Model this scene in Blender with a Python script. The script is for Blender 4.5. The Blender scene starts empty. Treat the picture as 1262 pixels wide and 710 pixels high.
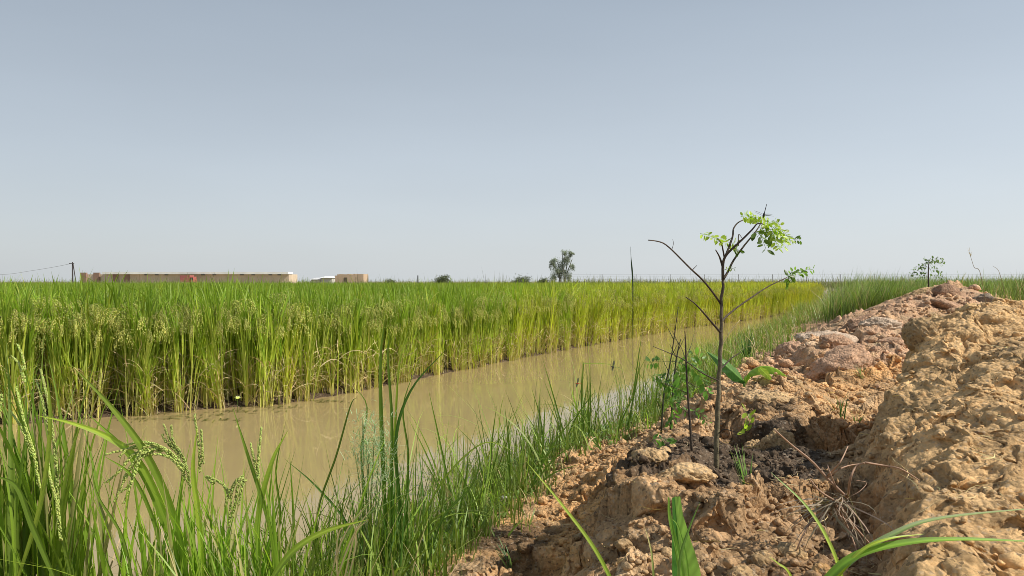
import bpy, bmesh, math, random
import numpy as np
from mathutils import Vector, Matrix, Euler
SC = bpy.context.scene
COL = SC.collection
PI = math.pi
RNG = np.random.default_rng(7)
random.seed(7)
CAMH, FPX, CX, CY = 1.05, 911.0, 631.0, 355.0
PITCH = math.atan(8/911)

def P(px, py, Y):
    "photo pixel + true distance -> world point (authoring aid only)"
    x = (px-CX)/FPX; u = (CY-py)/FPX
    f = math.cos(PITCH)+u*math.sin(PITCH); z = -math.sin(PITCH)+u*math.cos(PITCH)
    k = Y/f
    return np.array([x*k, Y, CAMH+z*k])

# ------------------------------------------------------------------ noise
def _h(ix, iy, seed):
    n = (ix.astype(np.int64)*374761393 + iy.astype(np.int64)*668265263 + seed*1274126177) & 0xffffffff
    n = ((n ^ (n >> 13))*1274126177) & 0xffffffff
    n = ((n ^ (n >> 15))*2246822519) & 0xffffffff
    return ((n ^ (n >> 16)) & 0xffffff)/float(0x1000000)
def perlin(x, y, seed=0):
    x = np.asarray(x, float); y = np.asarray(y, float)
    x0 = np.floor(x); y0 = np.floor(y); fx = x-x0; fy = y-y0
    u = fx*fx*fx*(fx*(fx*6-15)+10); v = fy*fy*fy*(fy*(fy*6-15)+10)
    def g(ix, iy, dx, dy):
        a = _h(ix, iy, seed)*2*PI
        return np.cos(a)*dx+np.sin(a)*dy
    a = g(x0, y0, fx, fy); b = g(x0+1, y0, fx-1, fy); c = g(x0, y0+1, fx, fy-1); d = g(x0+1, y0+1, fx-1, fy-1)
    return (a+(b-a)*u+((c+(d-c)*u)-(a+(b-a)*u))*v)*1.5
def fbm(x, y, seed=0, o=4, gain=.5):
    t = 0; a = 1.
    for i in range(o):
        t = t+a*perlin(x, y, seed+i*17); x = x*2.03+3.1; y = y*2.03-1.7; a *= gain
    return t
def worley(x, y, seed=0):
    "nearest distance, second distance and a value per cell"
    x = np.asarray(x, float); y = np.asarray(y, float)
    x0 = np.floor(x); y0 = np.floor(y)
    f1 = np.full(x.shape, 9.); f2 = np.full(x.shape, 9.); cid = np.zeros(x.shape)
    for i in (-1, 0, 1):
        for j in (-1, 0, 1):
            cx = x0+i; cy = y0+j
            qx = cx+_h(cx, cy, seed); qy = cy+_h(cx, cy, seed+5)
            d = np.hypot(qx-x, qy-y)
            near = d < f1
            f2 = np.where(near, f1, np.minimum(f2, d))
            cid = np.where(near, _h(cx, cy, seed+9), cid)
            f1 = np.where(near, d, f1)
    return f1, f2, cid
def facet(x, y, seed):
    "broken earth: every cell a small block with its own height and tilt, parted by cracks"
    x0 = np.floor(x); y0 = np.floor(y)
    f1 = np.full(x.shape, 9.); f2 = np.full(x.shape, 9.); hh = np.zeros(x.shape)
    for i in (-1, 0, 1):
        for j in (-1, 0, 1):
            cx = x0+i; cy = y0+j
            dx = x-cx-_h(cx, cy, seed); dy = y-cy-_h(cx, cy, seed+5)
            d = np.hypot(dx, dy)*(.75+.5*_h(cx, cy, seed+6)); near = d < f1
            f2 = np.where(near, f1, np.minimum(f2, d))
            v = _h(cx, cy, seed+9)-.5+(_h(cx, cy, seed+11)-.5)*2.2*dx+(_h(cx, cy, seed+12)-.5)*2.2*dy
            hh = np.where(near, v, hh); f1 = np.where(near, d, f1)
    t = np.clip((f2-f1)/.16, 0, 1)
    return hh*t-.45*(1-t)
def sstep(a, b, x):
    t = np.clip((x-a)/(b-a), 0, 1); return t*t*(3-2*t)
def lerp(a, b, t): return a+(b-a)*t

# ------------------------------------------------------------------ mesh helpers
class MB:
    def __init__(s): s.V = []; s.Q = []; s.T = []; s.C = []; s.n = 0
    def add(s, V, Q=None, T=None, C=None):
        V = np.asarray(V, float).reshape(-1, 3)
        if C is None: C = (.3, .3, .3)
        C = np.asarray(C, float)
        if C.ndim == 1: C = np.tile(C, (len(V), 1))
        if Q is not None and len(Q): s.Q.append(np.asarray(Q, np.int64).reshape(-1, 4)+s.n)
        if T is not None and len(T): s.T.append(np.asarray(T, np.int64).reshape(-1, 3)+s.n)
        s.V.append(V); s.C.append(C); s.n += len(V)
    def arrays(s):
        V = np.concatenate(s.V) if s.V else np.zeros((0, 3))
        C = np.concatenate(s.C) if s.C else np.zeros((0, 3))
        Q = np.concatenate(s.Q) if s.Q else np.zeros((0, 4), np.int64)
        T = np.concatenate(s.T) if s.T else np.zeros((0, 3), np.int64)
        return V, Q, T, C
    def mesh(s, name, mat=None, off=(0, 0, 0), smooth=False):
        V, Q, T, C = s.arrays()
        V = V-np.asarray(off)
        me = bpy.data.meshes.new(name)
        me.vertices.add(len(V)); me.vertices.foreach_set('co', V.astype(np.float32).ravel())
        nl = len(Q)*4+len(T)*3
        me.loops.add(nl); me.polygons.add(len(Q)+len(T))
        me.loops.foreach_set('vertex_index', np.concatenate([Q.ravel(), T.ravel()]).astype(np.int32))
        st = np.concatenate([np.arange(len(Q))*4, len(Q)*4+np.arange(len(T))*3]).astype(np.int32)
        me.polygons.foreach_set('loop_start', st)
        me.polygons.foreach_set('use_smooth', np.full(len(Q)+len(T), bool(smooth or mat is None or mat.name not in ('far_surface', 'weathered_metal'))))
        at = me.color_attributes.new('Col', 'FLOAT_COLOR', 'POINT')
        at.data.foreach_set('color', np.concatenate([C, np.ones((len(C), 1))], 1).astype(np.float32).ravel())
        me.update(calc_edges=True); me.validate()
        if mat: me.materials.append(mat)
        return me

def tag(o, label=None, cat=None, group=None, kind=None):
    if label: o['label'] = label
    if cat: o['category'] = cat
    if group: o['group'] = group
    if kind: o['kind'] = kind
    return o
def thing(name, label, cat, loc, group=None):
    o = bpy.data.objects.new(name, None); COL.objects.link(o); o.location = tuple(float(c) for c in loc)
    o.empty_display_size = .05
    return tag(o, label, cat, group)
def part(name, mb, mat, parent, smooth=False, label=None):
    "a part mesh given in world coordinates, or local ones when the parent stands at the origin"
    off = (0, 0, 0)
    p = parent
    while p is not None: off = np.asarray(off)+np.array(p.location); p = p.parent
    o = bpy.data.objects.new(name, mb.mesh(name, mat, off, smooth)); COL.objects.link(o); o.parent = parent
    if label: o['label'] = label
    return o
def single(name, mb, mat, label=None, cat=None, group=None, kind=None, loc=None, smooth=False):
    loc = (0, 0, 0) if loc is None else loc
    o = bpy.data.objects.new(name, mb.mesh(name, mat, loc, smooth)); COL.objects.link(o)
    o.location = tuple(float(c) for c in loc)
    return tag(o, label, cat, group, kind)

def tube(mb, pts, r, sides=6, c=(.3, .3, .3), c1=None, cap=True):
    pts = np.asarray(pts, float); n = len(pts)
    r = np.full(n, r) if np.isscalar(r) else np.interp(np.linspace(0, 1, n), np.linspace(0, 1, len(r)), r)
    t = np.gradient(pts, axis=0); t /= np.linalg.norm(t, axis=1)[:, None]+1e-12
    ref = np.array([0.13, 1, .21]) if abs(t[0][1]) < .8 else np.array([1, .1, .2])
    a = np.cross(t, ref); a /= np.linalg.norm(a, axis=1)[:, None]
    b = np.cross(t, a)
    an = np.arange(sides)*2*PI/sides
    V = (pts[:, None]+r[:, None, None]*(np.cos(an)[None, :, None]*a[:, None]+np.sin(an)[None, :, None]*b[:, None])).reshape(-1, 3)
    Q = []
    for i in range(n-1):
        for k in range(sides):
            k2 = (k+1) % sides
            Q.append((i*sides+k, i*sides+k2, (i+1)*sides+k2, (i+1)*sides+k))
    c = np.asarray(c, float); c1 = c if c1 is None else np.asarray(c1, float)
    C = np.repeat(c+(c1-c)*np.linspace(0, 1, n)[:, None], sides, 0)
    T = []
    if cap:
        for k in range(1, sides-1):
            T.append((0, k+1, k)); T.append(((n-1)*sides, (n-1)*sides+k, (n-1)*sides+k+1))
    mb.add(V, Q, T, C)
def smoothline(pts, n=16):
    pts = np.asarray(pts, float)
    m = len(pts)
    if m < 3:
        s = np.linspace(0, 1, n)[:, None]; return pts[0]*(1-s)+pts[-1]*s
    ext = np.vstack([2*pts[0]-pts[1], pts, 2*pts[-1]-pts[-2]])
    out = []
    for u in np.linspace(0, m-1-1e-6, n):
        i = int(u); t = u-i; p0, p1, p2, p3 = ext[i:i+4]
        out.append(.5*((2*p1)+(-p0+p2)*t+(2*p0-5*p1+4*p2-p3)*t*t+(-p0+3*p1-3*p2+p3)*t**3))
    return np.array(out)
def box(mb, lo, hi, c=(.5, .5, .5)):
    x0, y0, z0 = lo; x1, y1, z1 = hi
    V = [(x0, y0, z0), (x1, y0, z0), (x1, y1, z0), (x0, y1, z0), (x0, y0, z1), (x1, y0, z1), (x1, y1, z1), (x0, y1, z1)]
    mb.add(V, [(0, 3, 2, 1), (4, 5, 6, 7), (0, 1, 5, 4), (1, 2, 6, 5), (2, 3, 7, 6), (3, 0, 4, 7)], None, c)

PROF = {
 'grass': lambda s: np.clip(1.0-s**2.2, 0.03, 1)*np.clip(.65+s*1.5, 0, 1),
 'leaf': lambda s: np.clip(np.sin(PI*np.clip(s*.93+.07, 0, 1))**.6, .04, 1),
 'stem': lambda s: 1-.5*s,
}
def blades(mb, base, az, L, tilt, bend, w, segs=5, roll=None, c0=(.1, .2, .03), c1=None, pw=1.5, fold=False, prof='grass', wob=0.):
    base = np.asarray(base, float).reshape(-1, 3); N = len(base)
    if N == 0: return
    f = lambda a: np.full(N, float(a)) if np.ndim(a) == 0 else np.asarray(a, float)
    az, L, tilt, bend, w = map(f, (az, L, tilt, bend, w))
    roll = f(0 if roll is None else roll)
    s = np.linspace(0, 1, segs+1)
    sm = (s[1:]+s[:-1])/2
    th = tilt[:, None]+bend[:, None]*sm[None]**pw
    azz = az[:, None]+wob*np.sin(sm[None]*4+az[:, None]*9)
    stp = np.stack([np.sin(th)*np.cos(azz), np.sin(th)*np.sin(azz), np.cos(th)], -1)*(L/segs)[:, None, None]
    pos = np.concatenate([np.zeros((N, 1, 3)), np.cumsum(stp, 1)], 1)+base[:, None]
    thn = tilt[:, None]+bend[:, None]*s[None]**pw
    tan = np.stack([np.sin(thn)*np.cos(az)[:, None], np.sin(thn)*np.sin(az)[:, None], np.cos(thn)], -1)
    side = np.stack([-np.sin(az), np.cos(az), np.zeros(N)], -1)[:, None].repeat(segs+1, 1)
    nor = np.cross(tan, side)
    rr = roll[:, None, None]
    sd = side*np.cos(rr)+nor*np.sin(rr); nn = np.cross(tan, sd)
    wd = (w[:, None]*PROF[prof](s)[None])[:, :, None]*.5
    c0 = np.broadcast_to(np.asarray(c0, float), (N, 3)); c1 = c0 if c1 is None else np.broadcast_to(np.asarray(c1, float), (N, 3))
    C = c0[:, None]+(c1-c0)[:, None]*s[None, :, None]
    if fold:
        V = np.stack([pos-sd*wd, pos-nn*wd*.5, pos+sd*wd], 2)
        k = 3
        C = np.stack([C*.95, C*1.25, C], 2)
    else:
        V = np.stack([pos-sd*wd, pos+sd*wd], 2); k = 2
        C = np.stack([C, C], 2)
    m = segs+1
    idx = (np.arange(N)*m*k)[:, None]
    i = np.arange(segs)[None]*k
    Q = []
    for j in range(k-1):
        a = idx+i+j
        Q.append(np.stack([a, a+1, a+k+1, a+k], -1).reshape(-1, 4))
    mb.add(V.reshape(-1, 3), np.concatenate(Q), None, C.reshape(-1, 3))
def ribbon(mb, pts, w, c0, c1=None, n=18, prof='leaf', face=(0, -1, .4), fold=.35, half=None, taper=None):
    "a leaf laid along a smooth line; fold gives the V of its cross-section"
    p = smoothline(pts, n); s = np.linspace(0, 1, n)
    t = np.gradient(p, axis=0); t /= np.linalg.norm(t, axis=1)[:, None]
    f = np.asarray(face, float); f = f/np.linalg.norm(f)
    sd = np.cross(t, f); sd /= np.linalg.norm(sd, axis=1)[:, None]+1e-9
    nn = np.cross(sd, t)
    ww = (w*.5*(PROF[prof](s) if taper is None else np.interp(s, np.linspace(0, 1, len(taper)), taper)))[:, None]
    c0 = np.asarray(c0, float); c1 = c0 if c1 is None else np.asarray(c1, float)
    C = c0+(c1-c0)*s[:, None]
    V = np.stack([p-sd*ww, p-sd*ww*.5-nn*ww*fold*.55, p-nn*ww*fold, p+sd*ww*.5-nn*ww*fold*.55, p+sd*ww], 1)
    h = C if half is None else np.broadcast_to(np.asarray(half, float), C.shape)
    CC = np.stack([C, C, C*1.5, h, h], 1)
    Q = []
    for i in range(n-1):
        for k in range(4):
            a = i*5+k; Q.append((a, a+1, a+6, a+5))
    mb.add(V.reshape(-1, 3), Q, None, CC.reshape(-1, 3))
def grains(mb, ctr, d, L, W, c, sides=4):
    ctr = np.asarray(ctr, float); N = len(ctr)
    if N == 0: return
    d = np.asarray(d, float); d = d/np.linalg.norm(d, axis=1)[:, None]
    a = np.cross(d, [0.3, .5, .81]); a /= np.linalg.norm(a, axis=1)[:, None]; b = np.cross(d, a)
    an = np.arange(sides)*2*PI/sides
    L = np.broadcast_to(L, (N,))[:, None]; W = np.broadcast_to(W, (N,))[:, None]
    top = ctr+d*L*.5; bot = ctr-d*L*.5
    ring = ctr[:, None]-d[:, None]*L[:, None]*.08+W[:, None]*.5*(np.cos(an)[None, :, None]*a[:, None]+np.sin(an)[None, :, None]*b[:, None])
    V = np.concatenate([bot[:, None], ring, top[:, None]], 1)
    m = sides+2; T = []
    for k in range(sides):
        k2 = (k+1) % sides
        T.append((0, 1+k2, 1+k)); T.append((m-1, 1+k, 1+k2))
    T = (np.arange(N)*m)[:, None, None]+np.array(T)[None]
    c = np.broadcast_to(np.asarray(c, float), (N, 3))
    mb.add(V.reshape(-1, 3), None, T.reshape(-1, 3), np.repeat(c, m, 0))

# ------------------------------------------------------------------ materials
def nodes(name):
    m = bpy.data.materials.new(name); m.use_nodes = True
    nt = m.node_tree; nt.nodes.clear()
    out = nt.nodes.new('ShaderNodeOutputMaterial')
    return m, nt, out
def N_(nt, t, **k):
    n = nt.nodes.new(t)
    for a, b in k.items():
        if a in n.inputs.keys(): n.inputs[a].default_value = b
        else: setattr(n, a, b)
    return n
def mixc(nt, a, b, fac, blend='MIX'):
    n = nt.nodes.new('ShaderNodeMix'); n.data_type = 'RGBA'; n.blend_type = blend
    for s, v in ((n.inputs[0], fac), (n.inputs[6], a), (n.inputs[7], b)):
        if isinstance(v, bpy.types.NodeSocket): nt.links.new(v, s)
        else: s.default_value = v if not isinstance(v, tuple) else (*v, 1)[:4]
    return n.outputs[2]
def foliage(name, trans=.35, rough=.5, var=.25, spec=.35):
    m, nt, out = nodes(name); l = nt.links.new
    at = N_(nt, 'ShaderNodeAttribute', attribute_name='Col')
    tc = N_(nt, 'ShaderNodeTexCoord')
    ns = N_(nt, 'ShaderNodeTexNoise', Scale=9.0, Detail=3.0); l(tc.outputs['Object'], ns.inputs['Vector'])
    oi = N_(nt, 'ShaderNodeObjectInfo')
    mr = N_(nt, 'ShaderNodeMapRange'); mr.inputs[3].default_value = 1-var; mr.inputs[4].default_value = 1+var
    l(ns.outputs['Fac'], mr.inputs[0])
    mr2 = N_(nt, 'ShaderNodeMapRange'); mr2.inputs[3].default_value = .78; mr2.inputs[4].default_value = 1.22
    l(oi.outputs['Random'], mr2.inputs[0])
    mu = N_(nt, 'ShaderNodeMath', operation='MULTIPLY'); l(mr.outputs[0], mu.inputs[0]); l(mr2.outputs[0], mu.inputs[1])
    vm = N_(nt, 'ShaderNodeVectorMath', operation='SCALE'); l(at.outputs['Color'], vm.inputs[0]); l(mu.outputs[0], vm.inputs['Scale'])
    pb = N_(nt, 'ShaderNodeBsdfPrincipled', Roughness=rough); pb.inputs['Specular IOR Level'].default_value = spec
    l(vm.outputs[0], pb.inputs['Base Color'])
    tr = N_(nt, 'ShaderNodeBsdfTranslucent')
    vt = N_(nt, 'ShaderNodeVectorMath', operation='MULTIPLY'); l(vm.outputs[0], vt.inputs[0]); vt.inputs[1].default_value = (1.35, 1.5, .7)
    l(vt.outputs[0], tr.inputs['Color'])
    mx = N_(nt, 'ShaderNodeMixShader'); mx.inputs[0].default_value = trans
    l(pb.outputs[0], mx.inputs[1]); l(tr.outputs[0], mx.inputs[2]); l(mx.outputs[0], out.inputs[0])
    return m
def solid(name, rough=.85, scale=8., var=.2, bump=.3, bscale=40., spec=.25, col=None):
    m, nt, out = nodes(name); l = nt.links.new
    tc = N_(nt, 'ShaderNodeTexCoord')
    if col is None:
        at = N_(nt, 'ShaderNodeAttribute', attribute_name='Col'); csrc = at.outputs['Color']
    else:
        at = N_(nt, 'ShaderNodeRGB'); at.outputs[0].default_value = (*col, 1); csrc = at.outputs[0]
    ns = N_(nt, 'ShaderNodeTexNoise', Scale=scale, Detail=5.0); l(tc.outputs['Object'], ns.inputs['Vector'])
    mr = N_(nt, 'ShaderNodeMapRange'); mr.inputs[1].default_value = .3; mr.inputs[2].default_value = .7
    mr.inputs[3].default_value = 1-var; mr.inputs[4].default_value = 1+var; l(ns.outputs['Fac'], mr.inputs[0])
    vm = N_(nt, 'ShaderNodeVectorMath', operation='SCALE'); l(csrc, vm.inputs[0]); l(mr.outputs[0], vm.inputs['Scale'])
    pb = N_(nt, 'ShaderNodeBsdfPrincipled', Roughness=rough); pb.inputs['Specular IOR Level'].default_value = spec
    l(vm.outputs[0], pb.inputs['Base Color'])
    if bump:
        n2 = N_(nt, 'ShaderNodeTexNoise', Scale=bscale, Detail=6.0, Roughness=.65); l(tc.outputs['Object'], n2.inputs['Vector'])
        bp = N_(nt, 'ShaderNodeBump', Strength=bump, Distance=.01); l(n2.outputs['Fac'], bp.inputs['Height']); l(bp.outputs[0], pb.inputs['Normal'])
    l(pb.outputs[0], out.inputs[0])
    return m
M_rice = foliage('rice_foliage', .45, .45, .22, .4)
M_grass = foliage('grass_foliage', .35, .45, .3, .4)
M_leaf = foliage('broad_leaf', .5, .4, .12, .45)
M_dry = foliage('dry_straw', .2, .7, .25, .2)
M_grain = foliage('rice_grain', .25, .55, .15, .3)
M_bark = solid('young_bark', .75, 60, .35, .5, 150)
M_far = solid('far_surface', .9, .6, .12, 0)
M_farleaf = foliage('far_foliage', .25, .8, .3, .1)
M_metal = solid('weathered_metal', .6, 3, .1, 0)

def soil_mat(name, attr=True, dist=.012):
    m, nt, out = nodes(name); l = nt.links.new
    tc = N_(nt, 'ShaderNodeTexCoord')
    geo = N_(nt, 'ShaderNodeNewGeometry')
    at = N_(nt, 'ShaderNodeAttribute', attribute_name='Col')
    n1 = N_(nt, 'ShaderNodeTexNoise', Scale=7., Detail=8., Roughness=.65); l(geo.outputs['Position'], n1.inputs['Vector'])
    n2 = N_(nt, 'ShaderNodeTexNoise', Scale=55., Detail=6., Roughness=.7); l(geo.outputs['Position'], n2.inputs['Vector'])
    r1 = N_(nt, 'ShaderNodeMapRange'); r1.inputs[1].default_value = .3; r1.inputs[2].default_value = .7; r1.inputs[3].default_value = .72; r1.inputs[4].default_value = 1.35
    l(n1.outputs['Fac'], r1.inputs[0])
    r2 = N_(nt, 'ShaderNodeMapRange'); r2.inputs[1].default_value = .35; r2.inputs[2].default_value = .65; r2.inputs[3].default_value = .75; r2.inputs[4].default_value = 1.25
    l(n2.outputs['Fac'], r2.inputs[0])
    mu = N_(nt, 'ShaderNodeMath', operation='MULTIPLY'); l(r1.outputs[0], mu.inputs[0]); l(r2.outputs[0], mu.inputs[1])
    vm = N_(nt, 'ShaderNodeVectorMath', operation='SCALE'); l(at.outputs['Color'], vm.inputs[0]); l(mu.outputs[0], vm.inputs['Scale'])
    # specks: pale grains and dark organic crumbs
    vo = N_(nt, 'ShaderNodeTexVoronoi', Scale=140.); l(geo.outputs['Position'], vo.inputs['Vector'])
    sp = N_(nt, 'ShaderNodeSeparateColor'); l(vo.outputs['Color'], sp.inputs[0])
    g1 = N_(nt, 'ShaderNodeMath', operation='GREATER_THAN'); l(sp.outputs[0], g1.inputs[0]); g1.inputs[1].default_value = .93
    g2 = N_(nt, 'ShaderNodeMath', operation='GREATER_THAN'); l(sp.outputs[1], g2.inputs[0]); g2.inputs[1].default_value = .93
    ma = N_(nt, 'ShaderNodeMath', operation='MULTIPLY'); l(g1.outputs[0], ma.inputs[0]); ma.inputs[1].default_value = .35
    mb_ = N_(nt, 'ShaderNodeMath', operation='MULTIPLY'); l(g2.outputs[0], mb_.inputs[0]); mb_.inputs[1].default_value = .5
    c = mixc(nt, vm.outputs[0], (.5, .42, .32), ma.outputs[0])
    c = mixc(nt, c, (.07, .05, .035), mb_.outputs[0])
    pb = N_(nt, 'ShaderNodeBsdfPrincipled', Roughness=.92); pb.inputs['Specular IOR Level'].default_value = .15
    l(c, pb.inputs['Base Color'])
    n3 = N_(nt, 'ShaderNodeTexNoise', Scale=90., Detail=8., Roughness=.7); l(geo.outputs['Position'], n3.inputs['Vector'])
    v3 = N_(nt, 'ShaderNodeTexVoronoi', Scale=70.); l(geo.outputs['Position'], v3.inputs['Vector'])
    ad = N_(nt, 'ShaderNodeMath', operation='SUBTRACT'); l(n3.outputs['Fac'], ad.inputs[0]); l(v3.outputs['Distance'], ad.inputs[1])
    bp = N_(nt, 'ShaderNodeBump', Strength=.8, Distance=dist); l(ad.outputs[0], bp.inputs['Height']); l(bp.outputs[0], pb.inputs['Normal'])
    l(pb.outputs[0], out.inputs[0])
    return m
M_soil = soil_mat('bank_soil')

def water_mat():
    m, nt, out = nodes('muddy_water'); l = nt.links.new
    tc = N_(nt, 'ShaderNodeTexCoord')
    n0 = N_(nt, 'ShaderNodeTexNoise', Scale=1.1, Detail=4.); l(tc.outputs['Object'], n0.inputs['Vector'])
    base = mixc(nt, (.37, .275, .125), (.42, .32, .155), n0.outputs['Fac'])
    pb = N_(nt, 'ShaderNodeBsdfPrincipled', Roughness=.015, IOR=1.38)
    l(base, pb.inputs['Base Color'])
    mp = N_(nt, 'ShaderNodeMapping'); mp.inputs['Scale'].default_value = (1, .8, 1); l(tc.outputs['Object'], mp.inputs[0])
    n1 = N_(nt, 'ShaderNodeTexNoise', Scale=9., Detail=3.); l(mp.outputs[0], n1.inputs['Vector'])
    n2 = N_(nt, 'ShaderNodeTexNoise', Scale=2., Detail=2.); l(mp.outputs[0], n2.inputs['Vector'])
    b1 = N_(nt, 'ShaderNodeBump', Strength=.10, Distance=.004); l(n1.outputs['Fac'], b1.inputs['Height'])
    b2 = N_(nt, 'ShaderNodeBump', Strength=.14, Distance=.01); l(n2.outputs['Fac'], b2.inputs['Height']); l(b1.outputs[0], b2.inputs['Normal'])
    l(b2.outputs[0], pb.inputs['Normal']); l(pb.outputs[0], out.inputs[0])
    return m
M_water = water_mat()

# ------------------------------------------------------------------ terrain
# rice edge and right water line as x(y)
RE = np.array([(-12, 4.6), (-9, 4.7), (-6, 4.95), (-4.5, 5.2), (-3.43, 5.47), (-2.81, 5.9), (-1.93, 6.3), (-1.41, 7.1), (-1.05, 7.85), (-.12, 9.6), (.87, 11.4), (1.53, 12.5), (3.72, 16.3), (7.3, 21.3), (10.2, 25.5), (17.5, 41), (35, 82)])
XW = np.array([(-.9, .6), (-.75, 1.5), (-.6, 2.1), (-.47, 2.64), (-.25, 3.26), (-.13, 3.94), (.2, 4.5), (.74, 5.2), (1.54, 6.7), (2.44, 9.3), (3.63, 12.3), (5.8, 16.5), (7.4, 20), (9.3, 23.5), (10.6, 25.6), (18.2, 41), (36, 82), (60, 130)])
def xw(Y): return np.interp(Y, XW[:, 1], XW[:, 0])
def rice_d(X, Y):
    "signed distance to the rice edge, positive inside the field"
    X = np.asarray(X, float); Y = np.asarray(Y, float)
    best = np.full(X.shape, 1e9); sg = np.ones(X.shape)
    for (x0, y0), (x1, y1) in zip(RE[:-1], RE[1:]):
        dx, dy = x1-x0, y1-y0; t = np.clip(((X-x0)*dx+(Y-y0)*dy)/(dx*dx+dy*dy), 0, 1)
        qx = X-(x0+t*dx); qy = Y-(y0+t*dy); d = np.hypot(qx, qy)
        cr = dx*(Y-y0)-dy*(X-x0)
        sg = np.where(d < best-1e-9, np.sign(cr), sg); best = np.minimum(best, d)
    return best*sg
CT = []
def ct(*a):
    for px, py, Y in a:
        p = P(px, py, Y); CT.append((px, Y, p[2]))
def cz(*a):
    for px, Y, z in a: CT.append((px, Y, z))
ct((600, 705, 2.35), (640, 690, 2.5), (690, 700, 2.3), (680, 640, 2.9), (640, 615, 3.3), (720, 600, 3.2), (740, 580, 3.3), (760, 560, 3.5), (800, 548, 3.2), (850, 540, 3.0), (640, 660, 2.75), (720, 630, 2.8),
   (882, 567, 2.5), (850, 570, 2.4), (795, 572, 2.6), (930, 580, 2.4), (900, 552, 2.8), (940, 545, 2.9), (800, 590, 2.3), (965, 560, 2.6), (980, 585, 2.3),
   (770, 592, 2.4), (745, 640, 2.1), (712, 665, 2.2), (735, 700, 1.85), (790, 640, 1.9), (860, 615, 2.0), (850, 700, 1.5), (900, 640, 1.75), (960, 640, 1.7), (900, 705, 1.4), (1000, 700, 1.35), (785, 705, 1.6), (960, 600, 2.0), (820, 660, 1.75), (1000, 640, 1.75),
   (958, 478, 3.6), (915, 478, 3.9), (1000, 492, 3.55), (970, 520, 3.1), (935, 515, 3.3), (1000, 530, 3.0), (1040, 500, 4.0), (1060, 488, 4.4), (960, 462, 4.8), (900, 462, 5.2), (1020, 475, 4.6), (950, 500, 3.4),
   (945, 432, 6.3), (980, 425, 6.5), (1000, 415, 6.9), (1040, 400, 7.5), (1070, 385, 8), (1100, 370, 8.5), (1130, 362, 9), (1160, 350, 9.5), (1200, 355, 9), (1215, 375, 8), (1030, 440, 5.6), (1000, 455, 5.3), (1060, 430, 6), (1100, 432, 5.9), (1100, 400, 7), (1150, 390, 7.5), (1080, 460, 5), (1090, 480, 4.5), (1050, 520, 3.6), (1120, 385, 7.6),
   (1240, 367, 3.4), (1262, 372, 3.2), (1200, 387, 3.3), (1165, 400, 3.1), (1130, 412, 2.95), (1122, 440, 2.85), (1110, 468, 2.8), (1085, 500, 2.72), (1050, 533, 2.65), (1015, 560, 2.5),
   (1180, 440, 2.6), (1200, 480, 2.2), (1160, 500, 2.3), (1150, 540, 2.0), (1100, 565, 2.1), (1060, 595, 2.0), (1200, 560, 1.8), (1250, 480, 2.1), (1250, 600, 1.5), (1180, 620, 1.5), (1120, 610, 1.75), (1105, 665, 1.5), (1060, 645, 1.65), (1135, 640, 1.45), (1120, 700, 1.3), (1230, 700, 1.25), (1050, 700, 1.35), (1300, 380, 3.0), (1300, 480, 2.0), (1320, 600, 1.45), (1250, 540, 1.8))
cz((820, 4.6, .2), (860, 5.5, .22), (900, 6.6, .24), (945, 8, .27), (985, 10, .3), (1010, 12, .35), (1030, 15, .4), (1050, 20, .45), (1050, 30, .5),
   (1060, 12, .55), (1120, 13, .72), (1180, 13, .72), (1260, 13, .66), (1200, 20, .62), (1300, 20, .62), (1400, 13, .6), (1400, 30, .6), (1120, 30, .55),
   (1245, 4.1, .82), (1250, 5.2, .6), (1190, 4.1, .55), (1130, 3.5, .45), (1150, 5, .44), (1200, 5.5, .48), (1260, 7, .6), (1320, 7, .65), (1250, 9, .7), (1095, 3.3, .42), (1070, 3.05, .42),
   (1500, 1.2, .75), (1500, 3, .9), (1500, 6, .8), (1800, 1.2, .8), (1800, 4, .8), (1650, 10, .65), (1262, .75, .6), (900, .75, .5), (1050, .9, .55), (760, 1.2, .4), (650, 1.6, .2), (700, 1, .3), (600, 1, .1), (560, .7, .08), (580, 1.9, .09))
for Y in (.7, 1.2, 1.8, 2.4, 3.0, 3.6, 4.2, 5, 6, 7.5, 9, 12, 15, 18, 22, 28, 40, 60):
    X = float(xw(Y)); CT.append((CX+FPX*X/Y, Y, 0.02))
for px, Y in ((1050, 60), (1300, 60), (1800, 60), (1800, 20)): CT.append((px, Y, .5))
CT = np.array(CT)
_u = lambda px: (px-CX)/FPX*3.0
_A = np.stack([_u(CT[:, 0]), np.log(CT[:, 1])*1.6], 1)
def _tps(r2): return np.where(r2 > 1e-12, r2*np.log(r2+1e-12), 0)
_n = len(_A)
_K = _tps(((_A[:, None]-_A[None])**2).sum(-1))+np.eye(_n)*.002
_Pm = np.hstack([np.ones((_n, 1)), _A])
_S = np.linalg.solve(np.block([[_K, _Pm], [_Pm.T, np.zeros((3, 3))]]), np.concatenate([CT[:, 2], np.zeros(3)]))
def tps(X, Y):
    Y = np.maximum(Y, .5); q = np.stack([X/Y*3.0, np.log(Y)*1.6], -1).reshape(-1, 2)
    out = np.empty(len(q))
    for i in range(0, len(q), 40000):
        b = q[i:i+40000]; r2 = ((b[:, None]-_A[None])**2).sum(-1)
        out[i:i+40000] = _tps(r2)@_S[:_n]+_S[_n]+b@_S[_n+1:]
    return out.reshape(np.shape(X))
def gauss(X, Y, px, py, Yc, r):
    p = P(px, py, Yc); return np.exp(-((X-p[0])**2+(Y-p[1])**2)/(r*r))
def _pl(*a): return np.array([((px-CX)/FPX*Y, Y) for px, Y in a])
W_MOUND = _pl((1190, 4.2), (1150, 3.6), (1122, 3.05), (1104, 2.75), (1085, 2.45), (1082, 2.15), (1095, 1.9), (1108, 1.7), (1108, 1.5), (1110, 1.25), (1110, .6))
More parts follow.
